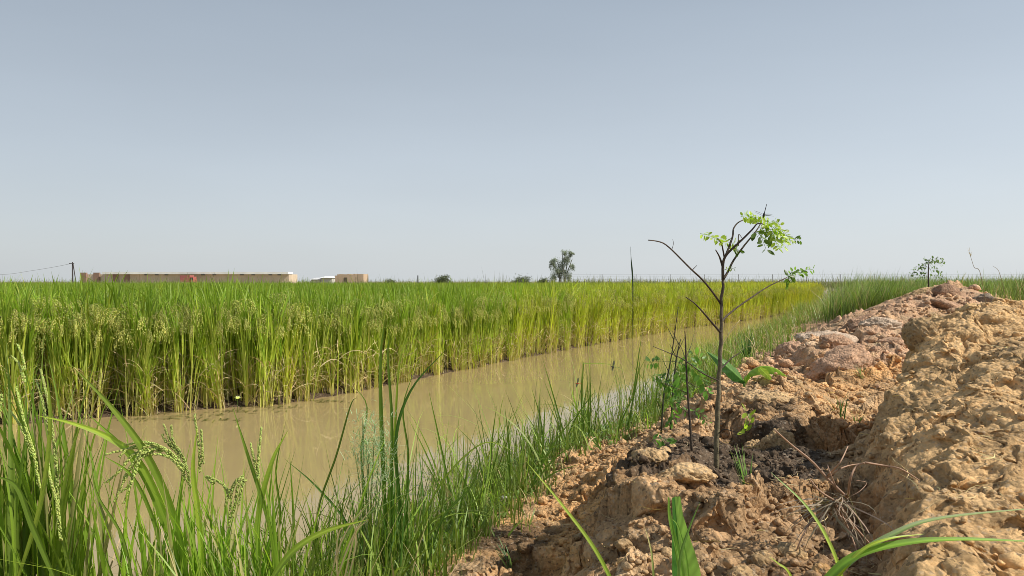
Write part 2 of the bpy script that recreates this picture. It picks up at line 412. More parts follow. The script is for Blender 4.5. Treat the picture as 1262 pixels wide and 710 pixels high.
WALLS = [(W_MOUND, .13, .035, .28), (_pl((840, 3.6), (880, 3.3), (930, 3.12), (975, 3.02), (1015, 3.05), (1040, 3.3))[::-1], -.12, .03, .22), (_pl((810, 3.3), (785, 2.9), (768, 2.55), (745, 2.2), (722, 1.9), (710, 1.5)), .11, .03, .22), (_pl((780, 2.0), (825, 1.9), (865, 1.83), (905, 1.8), (955, 1.95), (1000, 2.1))[::-1], -.09, .025, .18),
         (_pl((1000, 7.2), (985, 6.3), (1000, 5.6), (1020, 5.0)), .1, .04, .3), (_pl((1110, 8.2), (1070, 7.4), (1050, 6.9), (1062, 6.2)), .12, .05, .4)]
def sdist(X, Y, L):
    "distance to a broken line, positive on its right when walked far to near"
    best = np.full(X.shape, 1e9); sg = np.ones(X.shape)
    for (x0, y0), (x1, y1) in zip(L[:-1], L[1:]):
        dx, dy = x1-x0, y1-y0; t = np.clip(((X-x0)*dx+(Y-y0)*dy)/(dx*dx+dy*dy), 0, 1)
        d = np.hypot(X-(x0+t*dx), Y-(y0+t*dy)); cr = dx*(Y-y0)-dy*(X-x0)
        sg = np.where(d < best-1e-9, np.sign(cr), sg); best = np.minimum(best, d)
    return best*sg
def terrain(X, Y):
    "height, plus the numbers the soil colour needs"
    X = np.asarray(X, float); Y = np.asarray(Y, float)
    d = X-xw(Y)
    rd = rice_d(X, Y)
    px = CX+FPX*X/np.maximum(Y, .3)
    far = sstep(30, 60, Y)
    z = np.clip(tps(X, Y), -.05, 1.1)
    z = z*(1-far)+.45*far
    bank = sstep(0, .25, d)
    wd = sstep(.05, .6, d)
    # how lumpy the ground is
    smooth_hollow = gauss(X, Y, 670, 650, 2.8, .35)
    qx = X+.035*fbm(X*7, Y*7, 601, 3); qy = Y+.05*fbm(X*6, Y*6, 602, 3)
    sm = sdist(qx, qy, W_MOUND)
    mound = sstep(-.12, .02, sm)*sstep(4.3, 3.7, Y)
    lump = np.clip(1-.75*smooth_hollow-.62*mound, .1, 1)*wd*(.25+.95*sstep(-.35, .3, fbm(X*2.3+4, Y*2.3, 63, 3)))
    sc = np.clip(Y/3., .6, 3.)          # clods read larger with distance: the far bank is coarser
    near = sstep(5, 3.5, Y)
    wx = X+.05*perlin(X*5, Y*5, 3); wy = Y+.05*perlin(X*5, Y*5, 4)
    f1, f2, c1 = worley(wx/.22, wy/.22, 11)
    a1 = (np.sqrt(np.clip(1-(f1/.72)**2, 0, 1))-.45)*(.3+c1)*.07
    g1, g2, c2 = worley(wx/.085+7, wy/.085, 21)
    a2 = (np.sqrt(np.clip(1-(g1/.7)**2, 0, 1))-.4)*(.2+c2)*.035
    h1, h2, c3 = worley(wx/.034, wy/.034+3, 31)
    a3 = (np.sqrt(np.clip(1-(h1/.7)**2, 0, 1))-.4)*(.1+c3)*.024
    k1, k2, c4 = worley(wx/.55, wy/.55+3, 41)
    a4 = (np.sqrt(np.clip(1-(k1/.75)**2, 0, 1))-.45)*(.2+c4)*.2
    a1 = a1*.45+.045*facet(wx/.20+3, wy/.20, 211); a2 = a2*.4+.026*facet(wx/.075, wy/.075, 221)*(1+.5*c1); a3 = a3*.5+.010*facet(wx/.028, wy/.028, 231)
    patch = sstep(-.25, .35, fbm(X*1.7, Y*1.7, 61, 2))
    z0 = z.copy()
    for L, a, w_, f_ in WALLS:
        s_ = sm if L is W_MOUND else sdist(qx, qy, L)
        z = z+wd*a*(sstep(-w_, w_, s_)-.5)*np.exp(-(s_/f_)**2)
    midz = sstep(4.6, 6.0, Y)*sstep(16, 11, Y)*sstep(925, 960, px)*sstep(1250, 1200, px)
    z = z-.02*wd-.02*mound*wd-.05*midz+bank*(.035*fbm(X*2.2, Y*2.2, 51, 4)*wd)
    z = z+wd*near*.006*fbm(X*40, Y*40, 77, 3)
    z = z-sstep(1040, 1180, px)*sstep(3.9, 3.5, Y)*sstep(2.2, 2.8, Y)*.02
    z = z+lump*(a1*(.35+.8*patch)*(1-.6*mound)+a2*(.4+.6*(1-patch))*(1-.45*mound)+a3*near*(1+.5*mound))+midz*a4*.5
    rg = 1-np.abs(fbm(X*3+9, Y*4, 71, 3)); z = z+mound*.05*(rg-.7)
    cr = np.abs(fbm(X*3.5+2, Y*3.0, 78, 3)); z = z-mound*.022*sstep(.07, .0, cr)*sstep(-.2, .3, perlin(X*2, Y*2, 79))
    # crust layers on the big mound: little ledges running across it
    z = z+mound*.006*(np.abs(((z0*14+perlin(X*3, Y*3, 72)) % 1)-.5)*2-.5)
    z = np.where(d > 0, z*np.clip(sstep(-.02, .12, d)+.0, 0, 1)+.004, np.maximum(-.3, d*.6))
    # under the rice: a mud floor just wetting at the edge
    fl = -.05+.085*sstep(-.10, .14, rd)-.03*sstep(.5, 1.5, rd)+.018*perlin(X*7, Y*7, 81)+.012*perlin(X*19, Y*19, 82)
    inch = (d < 0)
    fl = np.where(rd > -.25, fl, -.3)
    z = np.where(inch | (rd > 0), np.where(rd > -.25, np.maximum(fl, np.where(inch, z, -.3)), z), z)
    z = np.where(Y > 84, .12+.1*sstep(84, 120, Y), z)
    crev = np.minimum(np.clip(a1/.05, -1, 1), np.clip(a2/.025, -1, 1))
    return z, d, rd, px, dict(sm=sm, c1=c1, c2=c2, mound=mound, hollow=smooth_hollow, midz=midz, crev=crev)
def hz(x, y): return float(terrain(np.array([x]), np.array([y]))[0][0])

def soil_colour(X, Y, z, d, rd, px, k):
    tan = np.array([.58, .365, .185]); orange = np.array([.64, .35, .135]); red = np.array([.56, .35, .22]); pale = np.array([.58, .44, .27]); brown = np.array([.34, .21, .11]); dark = np.array([.075, .058, .045]); wet = np.array([.11, .075, .045])
    o = lambda a: a[..., None]
    n = fbm(X*1.3, Y*1.3, 91, 3); n2 = fbm(X*5, Y*5, 92, 3)
    C = tan+(brown-tan)*o(sstep(-.1, .8, n2)*.6)
    C = C+(orange-C)*o(np.clip(k['hollow']*1.0+sstep(.1, .6, n)*.35, 0, 1))
    C = C+(red-C)*o(np.clip(k['midz']*.8*(.5+k['c1']*.7), 0, .9))
    C = C+(orange-C)*o(gauss(X, Y, 1080, 460, 5.1, .45)*.8)
    C = C+(pale-C)*o(sstep(.15, .7, fbm(X*3, Y*3, 93, 3))*.5)
    C = C+(brown-C)*o(np.clip(gauss(X, Y, 1010, 640, 1.75, .38)+gauss(X, Y, 1060, 600, 1.9, .3)+gauss(X, Y, 930, 540, 3.0, .3), 0, 1)*.7*(1-sstep(-.02, .08, k['sm'])))
    C = C+(np.array([.66, .43, .205])-C)*o(k['mound']*.8*sstep(-.05, .06, k['sm']))
    # dark organic soil round the sapling, and damp soil near the grass
    dm = np.clip(gauss(X, Y, 822, 572, 2.5, .22)*1.2+gauss(X, Y, 900, 545, 2.8, .28)*1.2+gauss(X, Y, 870, 575, 2.3, .22)*.9+gauss(X, Y, 940, 520, 3.0, .16)*.8+gauss(X, Y, 975, 572, 2.45, .12)*.9, 0, 1)
    dm = sstep(.20, .6, dm+.22*n2)
    C = C+(dark-C)*o(dm*.88)
    d2 = np.clip(gauss(X, Y, 622, 648, 2.75, .25)+gauss(X, Y, 640, 690, 2.4, .12)*.6+gauss(X, Y, 940, 520, 3.3, .14)*.8, 0, 1)
    C = C+(wet-C)*o(sstep(.3, .8, d2+.3*n2)*.85)
    C = C+(wet-C)*o(sstep(.30, .0, d)*.9)
    C = C*o((.78+.06*k['mound']+(.32-.06*k['mound'])*sstep(-.7, .4, k['crev'])))  # soil darkened in dips between lumps, crevice shade put into the colour
    field = np.where((d < 0) | (rd > -.1), 1., 0.)
    C = C+(np.array([.10, .068, .042])-C)*o(field)
    farc = np.array([.30, .27, .17])
    C = C+(farc-C)*o(sstep(40, 84, Y))
    return np.clip(C, .01, .9)

def polar(a, r): return np.sin(a)*r, np.cos(a)*r
ang = np.concatenate([np.linspace(-68, -12, 70)[:-1], np.linspace(-12, -2, 90)[:-1], np.linspace(-2, 40, 640)[:-1], np.linspace(40, 68, 40)])
rad = np.concatenate([np.geomspace(.35, 1.1, 60)[:-1], np.geomspace(1.1, 5.5, 620)[:-1], np.geomspace(5.5, 14, 210)[:-1], np.geomspace(14, 90, 90)[:-1], np.geomspace(90, 4500, 24)])
AA, RR = np.meshgrid(np.radians(ang), rad, indexing='ij')
GX, GY = polar(AA, RR)
GY = np.where(GY < .05, .05, GY)
GZ, gd, grd, gpx, gk = terrain(GX, GY)
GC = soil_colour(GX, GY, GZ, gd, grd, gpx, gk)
wl = sstep(.15, .5, gd)*sstep(14, 9, GY)
amp = .028
DX = GX+wl*amp*(fbm(GX*9+GZ*7, GY*9, 101, 3)); DY = GY+wl*amp*(fbm(GX*9, GY*9+GZ*9, 111, 3))
na, nr = GX.shape
ii, jj = np.meshgrid(np.arange(na-1), np.arange(nr-1), indexing='ij')
b = (ii*nr+jj).ravel()
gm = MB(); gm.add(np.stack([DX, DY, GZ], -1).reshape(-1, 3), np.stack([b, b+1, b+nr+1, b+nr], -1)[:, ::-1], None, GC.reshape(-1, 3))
o = single('ground', gm, M_soil, kind='structure', smooth=True)

wmb = MB(); wmb.add([(-75, .2, 0), (38, .2, 0), (38, 86, 0), (-75, 86, 0)], [(0, 1, 2, 3)])
single('water', wmb, M_water, kind='structure')

# ------------------------------------------------------------------ rice
G_ = np.array
def jit(c, n, v=.18, rng=RNG):
    c = np.asarray(c, float)
    return np.clip(c*(1+rng.uniform(-v, v, (n, 1)))*(1+rng.uniform(-.08, .08, (n, 3))), .005, .95)
def panicle(mb, base, az, L=.2, tilt=.35, bend=1.9, nb=7, ng=9, gl=.0085, gw=.0032, c=(.46, .47, .16), sides=4, rng=RNG, spread=.5, axisc=(.3, .34, .1)):
    s = np.linspace(0, 1, 14)
    th = tilt+bend*s
    h = np.array([math.cos(az), math.sin(az), 0])
    st = (np.sin(th)[:, None]*h+np.cos(th)[:, None]*np.array([0, 0, 1.]))*L/13
    ax = np.vstack([base, base+np.cumsum(st, 0)])
    tube(mb, ax, [.0016, .0008], 3, axisc, cap=False)
    ctr = []; dr = []
    for b_ in range(nb):
        s0 = .15+.75*b_/max(nb-1, 1); i = int(s0*12)
        p0 = ax[i]; t0 = ax[i+1]-ax[i]; t0 = t0/np.linalg.norm(t0)
        a2 = rng.uniform(0, 2*PI)
        sd = np.array([math.cos(a2), math.sin(a2), rng.uniform(-.3, .3)])*spread
        l_ = L*(.62-.3*s0)*rng.uniform(.8, 1.2)
        dd = t0*.8+sd*.45; p = p0.copy()
        for g in range(ng):
            dd = dd*.9+np.array([0, 0, -.13]); dn = dd/np.linalg.norm(dd)
            p = p+dn*l_/ng
            ctr.append(p+rng.normal(0, gw*.55, 3)); dr.append(dn+rng.normal(0, .22, 3))
    grains(mb, ctr, dr, gl*rng.uniform(.85, 1.15, len(ctr)), gw, jit(c, len(ctr), .15, rng), sides)
GREEN = G_([.205, .30, .032]); YEL = G_([.56, .52, .065]); LIME = G_([.45, .50, .08]); STRAW = G_([.62, .50, .27]); BROWN = G_([.16, .10, .055])
def rice_variant(seed, y, H=1.0, full=1.0, segs=5, pan=6, dead=38):
    "leaves, stems, dry leaves and seed heads of one rice clump at the origin"
    r = np.random.default_rng(seed)
    L, S, D, H_ = MB(), MB(), MB(), MB()
    n = int(16*full)
    bx = r.normal(0, .028, (n, 2)); b0 = np.c_[bx, np.full(n, -.03)]
    az = np.arctan2(bx[:, 1], bx[:, 0])+r.normal(0, .5, n)
    tl = r.uniform(.01, .13, n); ht = H*r.uniform(.66, .8, n)
    low = STRAW*.5+LIME*.45
    blades(S, b0, az, ht, tl, r.uniform(0, .1, n), .0095, 4, r.uniform(0, 3, n), jit(low, n, .25, r), jit(LIME*(1-y)+YEL*y, n, .2, r), prof='stem', fold=True)
    # leaves: lower, middle, flag
    def at(k, zf):
        ids = r.integers(0, n, k); q = b0[ids].copy()
        f = zf*ht[ids]
        q[:, 0] += np.sin(tl[ids])*np.cos(az[ids])*f; q[:, 1] += np.sin(tl[ids])*np.sin(az[ids])*f; q[:, 2] += np.cos(tl[ids])*f
        return q, az[ids]
    gcol = GREEN*(1-y)+YEL*.9*y; lcol = LIME*(1-y*.8)+YEL*y*.8
    k = int(36*full); q, a = at(k, r.uniform(.08, .68, k))
    blades(L, q, a+r.normal(0, 1, k), H*r.uniform(.3, .5, k), r.uniform(.04, .25, k), r.uniform(.0, .5, k), r.uniform(.010, .017, k), segs, r.uniform(-.8, .8, k), jit(lcol, k, .25, r), jit(gcol*1.05, k, .25, r), fold=True, wob=.15)
    k = int(26*full); q, a = at(k, r.uniform(.6, .98, k))
    blades(L, q, a+r.normal(0, 1.2, k), H*r.uniform(.2, .36, k), r.uniform(.02, .3, k), r.uniform(.0, .45, k)+(r.random(k) < .15)*1.1, r.uniform(.010, .018, k), segs, r.uniform(-.8, .8, k), jit(gcol*.95, k, .25, r), jit(gcol*1.15, k, .25, r), fold=True, wob=.15)
    k = int(dead*full); q, a = at(k, r.uniform(.05, .5, k))
    blades(D, q, r.uniform(0, 2*PI, k), H*r.uniform(.12, .34, k), r.uniform(.2, .9, k), r.uniform(.4, 2.2, k), r.uniform(.005, .010, k), 5, r.uniform(-1, 1, k), jit(STRAW, k, .3, r), jit(STRAW*.8, k, .3, r), wob=.4)
    k = int(9*full); q = np.c_[r.normal(0, .035, (k, 2)), np.full(k, -.03)]
    blades(D, q, r.uniform(0, 6, k), r.uniform(.05, .16, k), r.uniform(0, .3, k), 0, .010, 2, 0, jit(STRAW*.5, k, .3, r), jit(STRAW*.9, k, .3, r))
    heads = []
    for i in range(pan):
        if full == 1.0: H_ = MB(); heads.append(H_)
        q, a = at(1, np.array([r.uniform(.9, 1.02)]))
        panicle(H_, q[0], a[0]+r.normal(0, .8), r.uniform(.2, .27), r.uniform(.1, .4), r.uniform(2.1, 2.9), 6, 15, .013, .0068, (.60+.05*y, .60, .17), 3, r, .1)
    return (L, S, D, *heads) if full == 1.0 else (L, S, D, H_)
# hill positions in rows parallel to the edge
seg = np.hypot(*np.diff(RE, axis=0).T); cum = np.concatenate([[0], np.cumsum(seg)])
def edge_pt(s):
    x = np.interp(s, cum, RE[:, 0]); y = np.interp(s, cum, RE[:, 1])
    x2 = np.interp(s+.3, cum, RE[:, 0]); y2 = np.interp(s+.3, cum, RE[:, 1]); x1 = np.interp(s-.3, cum, RE[:, 0]); y1 = np.interp(s-.3, cum, RE[:, 1])
    t = np.stack([x2-x1, y2-y1], -1); t /= np.linalg.norm(t, axis=-1)[..., None]+1e-9
    return np.stack([x, y], -1), np.stack([-t[..., 1], t[..., 0]], -1)
hills = []
for row in range(16):
    s = np.arange(1.5+row*.07, cum[-2], .155); s = s+RNG.normal(0, .055, len(s))
    p, nrm = edge_pt(s)
    dd = .05+row*.19+RNG.normal(0, .045, len(s))
    q = p+nrm*dd[:, None]
    keep = (np.abs(q[:, 0]) < q[:, 1]*.86+.3) & (q[:, 1] < 34)
    for (x, y) in q[keep]: hills.append((row, x, y))
hills = np.array(hills)
def yellow(X, Y):
    px = CX+FPX*X/Y
    return np.clip(.06+.62*sstep(430, 980, px)+.22*fbm(X*.6, Y*.6, 201, 2), 0, 1)
order = np.argsort(np.hypot(hills[:, 1], hills[:, 2])*(1+.55*hills[:, 0]))
front = hills[order[:300]]; rest = hills[order[300:]]
variants = []
for yv in (.05, .45, .9):
    for k in range(5):
        parts = rice_variant(1000+k*7+int(yv*100), yv, 1.0*random.uniform(.97, 1.03))
        variants.append((yv, [pm.mesh(nm, mt) for pm, nm, mt in zip(parts, ('leaves', 'stems', 'dry_leaves')+('seed_head',)*6, (M_rice, M_rice, M_dry)+(M_grain,)*6)]))
def pick(yv):
    t = min(2, max(0, int(round((yv-.05)/.43+RNG.normal(0, .25)))))
    return variants[t*5+int(RNG.integers(0, 5))]
lab = 'upright clump of rice with drooping pale seed heads on the field edge across the water'
for row, x, y in front:
    yv, mes = pick(float(yellow(x, y)))
    t = thing('rice_plant', lab, 'rice plant', (x, y, max(hz(x, y), -.01)), 'rice plants along the edge of the flooded field')
    t.rotation_euler = (RNG.normal(0, .045), RNG.normal(0, .045), RNG.uniform(0, 2*PI))
    sc = RNG.uniform(.92, 1.13)*(1.05 if x < -2.2 else 1.0); t.scale = (sc*1.05, sc*1.05, sc)
    for nm, me in zip(('leaves', 'stems', 'dry_leaves')+('seed_head',)*6, mes):
        c = bpy.data.objects.new(nm, me); COL.objects.link(c); c.parent = t
# the rest of the field: nobody could count it
field = MB()
def tile(mb, tv, xs, ys, rots, scs, zs=None, tint=None):
    V, Q, T, C = tv
    for i in range(len(xs)):
        c, s = math.cos(rots[i]), math.sin(rots[i])
        W = V*scs[i]; W = np.c_[W[:, 0]*c-W[:, 1]*s+xs[i], W[:, 0]*s+W[:, 1]*c+ys[i], W[:, 2]+(0 if zs is None else zs[i])]
        mb.add(W, Q, T, C if tint is None else C*tint[i])
def merged(ms):
    m = MB()
    for a in ms:
        V, Q, T, C = a.arrays()
        if len(V): m.add(V, Q if len(Q) else None, T if len(T) else None, C)
    return m.arrays()
redt = []
for yv in (.05, .45, .9):
    redt.append([merged(rice_variant(3000+k+int(yv*50), yv, 1.0, .7, 3, 3, 8)) for k in range(4)])
for row, x, y in rest:
    yv = float(yellow(x, y)); t = min(2, max(0, int(round((yv-.05)/.43+RNG.normal(0, .25)))))
    tile(field, redt[t][int(RNG.integers(0, 4))], [x], [y], [RNG.uniform(0, 6.28)], [RNG.uniform(.96, 1.1)*(1.03 if x < -2.2 else 1)])
# farther in, only the tops can be seen: sparse, then sparser
def scatter_field(n, rmin, rmax, amax):
    a = np.radians(RNG.uniform(-46, 34, n)); r = np.sqrt(RNG.uniform(rmin**2, rmax**2, n))
    x, y = np.sin(a)*r, np.cos(a)*r
    ok = (rice_d(x, y) > 2.8) & (y < 84)
    return x[ok], y[ok]
for n, r0, r1, nb, wk in ((8500, 5, 22, 14, 1.0), (9000, 22, 50, 9, 2.0), (9000, 50, 100, 6, 4.0)):
    x, y = scatter_field(n, r0, r1, 0)
    m = len(x); X = np.repeat(x, nb)+RNG.normal(0, .06*wk, m*nb); Y = np.repeat(y, nb)+RNG.normal(0, .06*wk, m*nb)
    yv = np.repeat(yellow(x, y), nb)[:, None]
    k = m*nb; L = RNG.uniform(.8, 1.03, k)*np.where(RNG.random(k) < .08, 1.07, 1)*np.repeat(1+.05*fbm(x*.5, y*.5, 71, 2), nb)
    col = (GREEN*1.1*(1-yv)+YEL*yv)*RNG.uniform(.75, 1.25, (k, 1))
    pn = (RNG.random(k) < .22)
    col = np.where(pn[:, None], G_([.46, .47, .16])*RNG.uniform(.8, 1.2, (k, 1)), col)
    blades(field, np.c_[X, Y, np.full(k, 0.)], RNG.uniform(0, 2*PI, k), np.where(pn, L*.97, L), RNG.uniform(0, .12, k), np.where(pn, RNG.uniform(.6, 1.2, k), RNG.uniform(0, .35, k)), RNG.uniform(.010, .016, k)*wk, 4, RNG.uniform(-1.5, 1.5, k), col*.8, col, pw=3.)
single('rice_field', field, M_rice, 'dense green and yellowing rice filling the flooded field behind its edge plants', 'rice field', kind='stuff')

# ------------------------------------------------------------------ grasses
def tuft(mb, c, n, h, spread=.3, r=.03, w=.004, col=(.08, .16, .03), col2=None, bend=.8, segs=6, wob=.2, wind=None, fold=False, rng=RNG, dead=.1):
    az = rng.uniform(0, 2*PI, n)
    bs = np.c_[c[0]+rng.normal(0, r, n), c[1]+rng.normal(0, r, n), np.full(n, c[2]-.01)]
    cc = jit(col, n, .25, rng); c2 = cc*1.25 if col2 is None else jit(col2, n, .2, rng)
    dd = rng.random(n) < dead
    cc[dd] = STRAW*.7; c2[dd] = STRAW
    if wind is not None: az = np.where(rng.random(n) < .6, wind+rng.normal(0, .5, n), az)
    blades(mb, bs, az, h*rng.uniform(.5, 1.05, n), rng.uniform(0, spread, n), rng.uniform(.1, bend, n), w*rng.uniform(.7, 1.2, n), segs, rng.uniform(-.6, .6, n), cc, c2, fold=fold, wob=wob)
def scatter_grass(pts, n, h, w, col, rng=RNG, spread=.35, bend=.9, segs=5, dead=.1, jr=.04):
    mb = MB()
    pts = np.asarray(pts)
    ids = rng.integers(0, len(pts), n)
    X = pts[ids, 0]+rng.normal(0, jr, n); Y = pts[ids, 1]+rng.normal(0, jr, n)
    Z = terrain(X, Y)[0]
    hh = h*pts[ids, 2]*rng.uniform(.45, 1.1, n)
    cc = jit(col, n, .3, rng); dd = rng.random(n) < dead; cc[dd] = STRAW*.75
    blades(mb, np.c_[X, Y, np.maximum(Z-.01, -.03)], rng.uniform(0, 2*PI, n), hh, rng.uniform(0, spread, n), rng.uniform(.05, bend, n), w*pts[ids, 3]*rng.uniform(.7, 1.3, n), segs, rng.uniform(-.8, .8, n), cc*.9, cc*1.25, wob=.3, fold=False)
    return mb
BG = G_([.18, .25, .045]); BG2 = G_([.10, .20, .05])
# tufts along the near bank, from the frame's lower edge to the far end of the channel
pts = []
for i in range(520):
    Y = float(np.exp(RNG.uniform(math.log(1.7), math.log(9))))
    X = float(xw(Y))
    widthin = np.interp(Y, [1.7, 2.4, 3.3, 4.5, 6, 9], [.25, .32, .38, .75, .9, .6])
    o_ = RNG.uniform(-.22, 1)**1
    if Y < 2.5 and o_ < .1: o_ = .1+.3*abs(o_)
    x = X+(o_*widthin if o_ > 0 else o_*.8)
    hh = np.interp(o_, [-.25, .1, .6, 1], [.8, 1.0, .7, .35])*np.interp(Y, [1.7, 3, 5, 9], [1.15, .9, 1.15, .9])
    pts.append((x, Y, hh*RNG.uniform(.6, 1.15), 1.0))
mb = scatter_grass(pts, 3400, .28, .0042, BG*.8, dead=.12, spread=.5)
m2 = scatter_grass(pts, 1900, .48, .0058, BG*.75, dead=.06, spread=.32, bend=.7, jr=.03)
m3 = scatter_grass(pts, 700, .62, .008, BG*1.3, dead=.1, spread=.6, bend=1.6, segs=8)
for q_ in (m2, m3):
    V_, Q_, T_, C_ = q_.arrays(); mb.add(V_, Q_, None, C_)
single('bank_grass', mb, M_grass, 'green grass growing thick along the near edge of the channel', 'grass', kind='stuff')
# low creeping weeds between grass and bare soil
mb = MB()
k = 9000
Y = np.exp(RNG.uniform(math.log(2.0), math.log(7.), k)); o_ = np.abs(RNG.normal(.05, .5, k)); wI = np.interp(Y, [1.7, 2.4, 3.3, 4.5, 6, 9], [.22, .26, .30, .6, .75, .5])
X = xw(Y)+o_*wI-.02; Z = terrain(X, Y)[0]
ok = (o_ < 1.15) & (fbm(X*4, Y*4, 301, 2) > -.35)
X, Y, Z = X[ok], Y[ok], Z[ok]; k = len(X)
blades(mb, np.c_[X, Y, Z+RNG.uniform(0, .05, k)], RNG.uniform(0, 6.28, k), RNG.uniform(.015, .045, k), RNG.uniform(.3, 1.5, k), RNG.uniform(0, .6, k), RNG.uniform(.008, .016, k), 3, RNG.uniform(-.5, .5, k), jit(G_([.16, .25, .07]), k, .35), jit(G_([.22, .32, .10]), k, .3), prof='leaf')
single('creeping_weeds', mb, M_grass, 'low small-leaved weeds creeping between the grass and the bare soil', 'weeds', kind='stuff')
# far bank: taller, denser grass, leaning with the wind
pts = []
for i in range(900):
    Y = RNG.uniform(8.5, 30); X0 = float(xw(Y)); x = X0+RNG.uniform(-.1, 1.3)*(1+.03*Y)
    if Y < 13 and x > X0+1.1: continue
    pts.append((x, Y, RNG.uniform(.6, 1.1)*(1.35 if Y > 20 else .75), 1.0))
mb = scatter_grass(pts, 8500, .44, .009, BG*1.15, dead=.2, jr=.12, spread=.5, bend=1.1, segs=4)
single('channel_grass', mb, M_grass, 'soft green grass closing the far end of the channel', 'grass', kind='stuff')
mb = MB()
pts = []
for i in range(700):
    px = RNG.uniform(1032, 1330); Y = RNG.uniform(11.5, 17)
    hh = np.interp(px, [1030, 1050, 1080, 1110, 1160, 1200], [.2, .8, 1.0, .5, .6, .5])*RNG.uniform(.5, 1.2)
    pts.append((px, Y, hh))
pts = np.array(pts); n = 22000; ids = RNG.integers(0, len(pts), n)
px, Y, hh = pts[ids].T; X = (px-CX)/FPX*Y+RNG.normal(0, .13, n); Z = terrain(X, Y)[0]
topz = CAMH+.15*hh; L = np.clip((topz-Z)*RNG.uniform(.6, 1.18, n), .1, 1.2)
cc = jit(G_([.19, .26, .06]), n, .5); L = L*np.clip(.85+.35*fbm(X*1.3, Y*.8, 333, 3), .5, 1.15); cc[RNG.random(n) < .12] = STRAW*.7
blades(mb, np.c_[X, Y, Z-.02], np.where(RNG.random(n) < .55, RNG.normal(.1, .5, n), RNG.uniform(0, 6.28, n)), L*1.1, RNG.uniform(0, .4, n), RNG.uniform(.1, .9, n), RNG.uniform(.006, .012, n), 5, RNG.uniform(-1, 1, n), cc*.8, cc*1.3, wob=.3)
single('tall_bank_grass', mb, M_grass, 'tall dark green grass leaning in the wind behind the dug soil', 'grass', kind='stuff')
mb = MB(); n = 12000
px = RNG.uniform(1150, 1500, n); Y = RNG.uniform(9.5, 26, n); X = (px-CX)/FPX*Y; Z = terrain(X, Y)[0]
L = np.clip((CAMH+RNG.uniform(-.25, .16, n)+.09*fbm(X*1.5, Y*1.5, 311, 2)-Z), .1, .9)
cc = jit(G_([.17, .23, .06]), n, .35); cc[RNG.random(n) < .2] = STRAW*.8
blades(mb, np.c_[X, Y, Z-.02], RNG.normal(.2, 1.2, n), L, RNG.uniform(0, .3, n), RNG.uniform(.1, .8, n), RNG.uniform(.006, .013, n), 4, RNG.uniform(-1, 1, n), cc*.8, cc*1.2, wob=.3)
single('dry_meadow_grass', mb, M_grass, 'yellowing grass on the level ground beyond the big soil mound', 'grass', kind='stuff')

# ------------------------------------------------------------------ foreground rice and reeds
FG = G_([.18, .275, .03]); FG2 = G_([.36, .45, .055])
def chain(mb, pts, gl=.0092, gw=.0042, rows=4, rad=.0030, c=(.47, .54, .15), rg=None):
    "a string of overlapping grains along a line"
    rg = rg or np.random.default_rng(1)
    L = sum(np.linalg.norm(np.array(pts[i+1])-pts[i]) for i in range(len(pts)-1)); n = max(6, int(L/(gl*.52)))
    q = smoothline(pts, n+1); t = np.gradient(q, axis=0); t /= np.linalg.norm(t, axis=1)[:, None]
    ctr, dr = [], []
    for i in range(n+1):
        for k in range(rows):
            v = rg.normal(0, 1, 3); v -= t[i]*v.dot(t[i]); v /= np.linalg.norm(v)
            f = rad*(1-.5*i/n)
            ctr.append(q[i]+v*f+t[i]*rg.uniform(-.3, .3)*gl); dr.append(t[i]+v*.28)
    tube(mb, q, [.0012, .0006], 4, (.3, .36, .1), cap=False)
    grains(mb, ctr, dr, gl*rg.uniform(.85, 1.15, len(ctr)), gw, jit(c, len(ctr), .16, rg), 5)
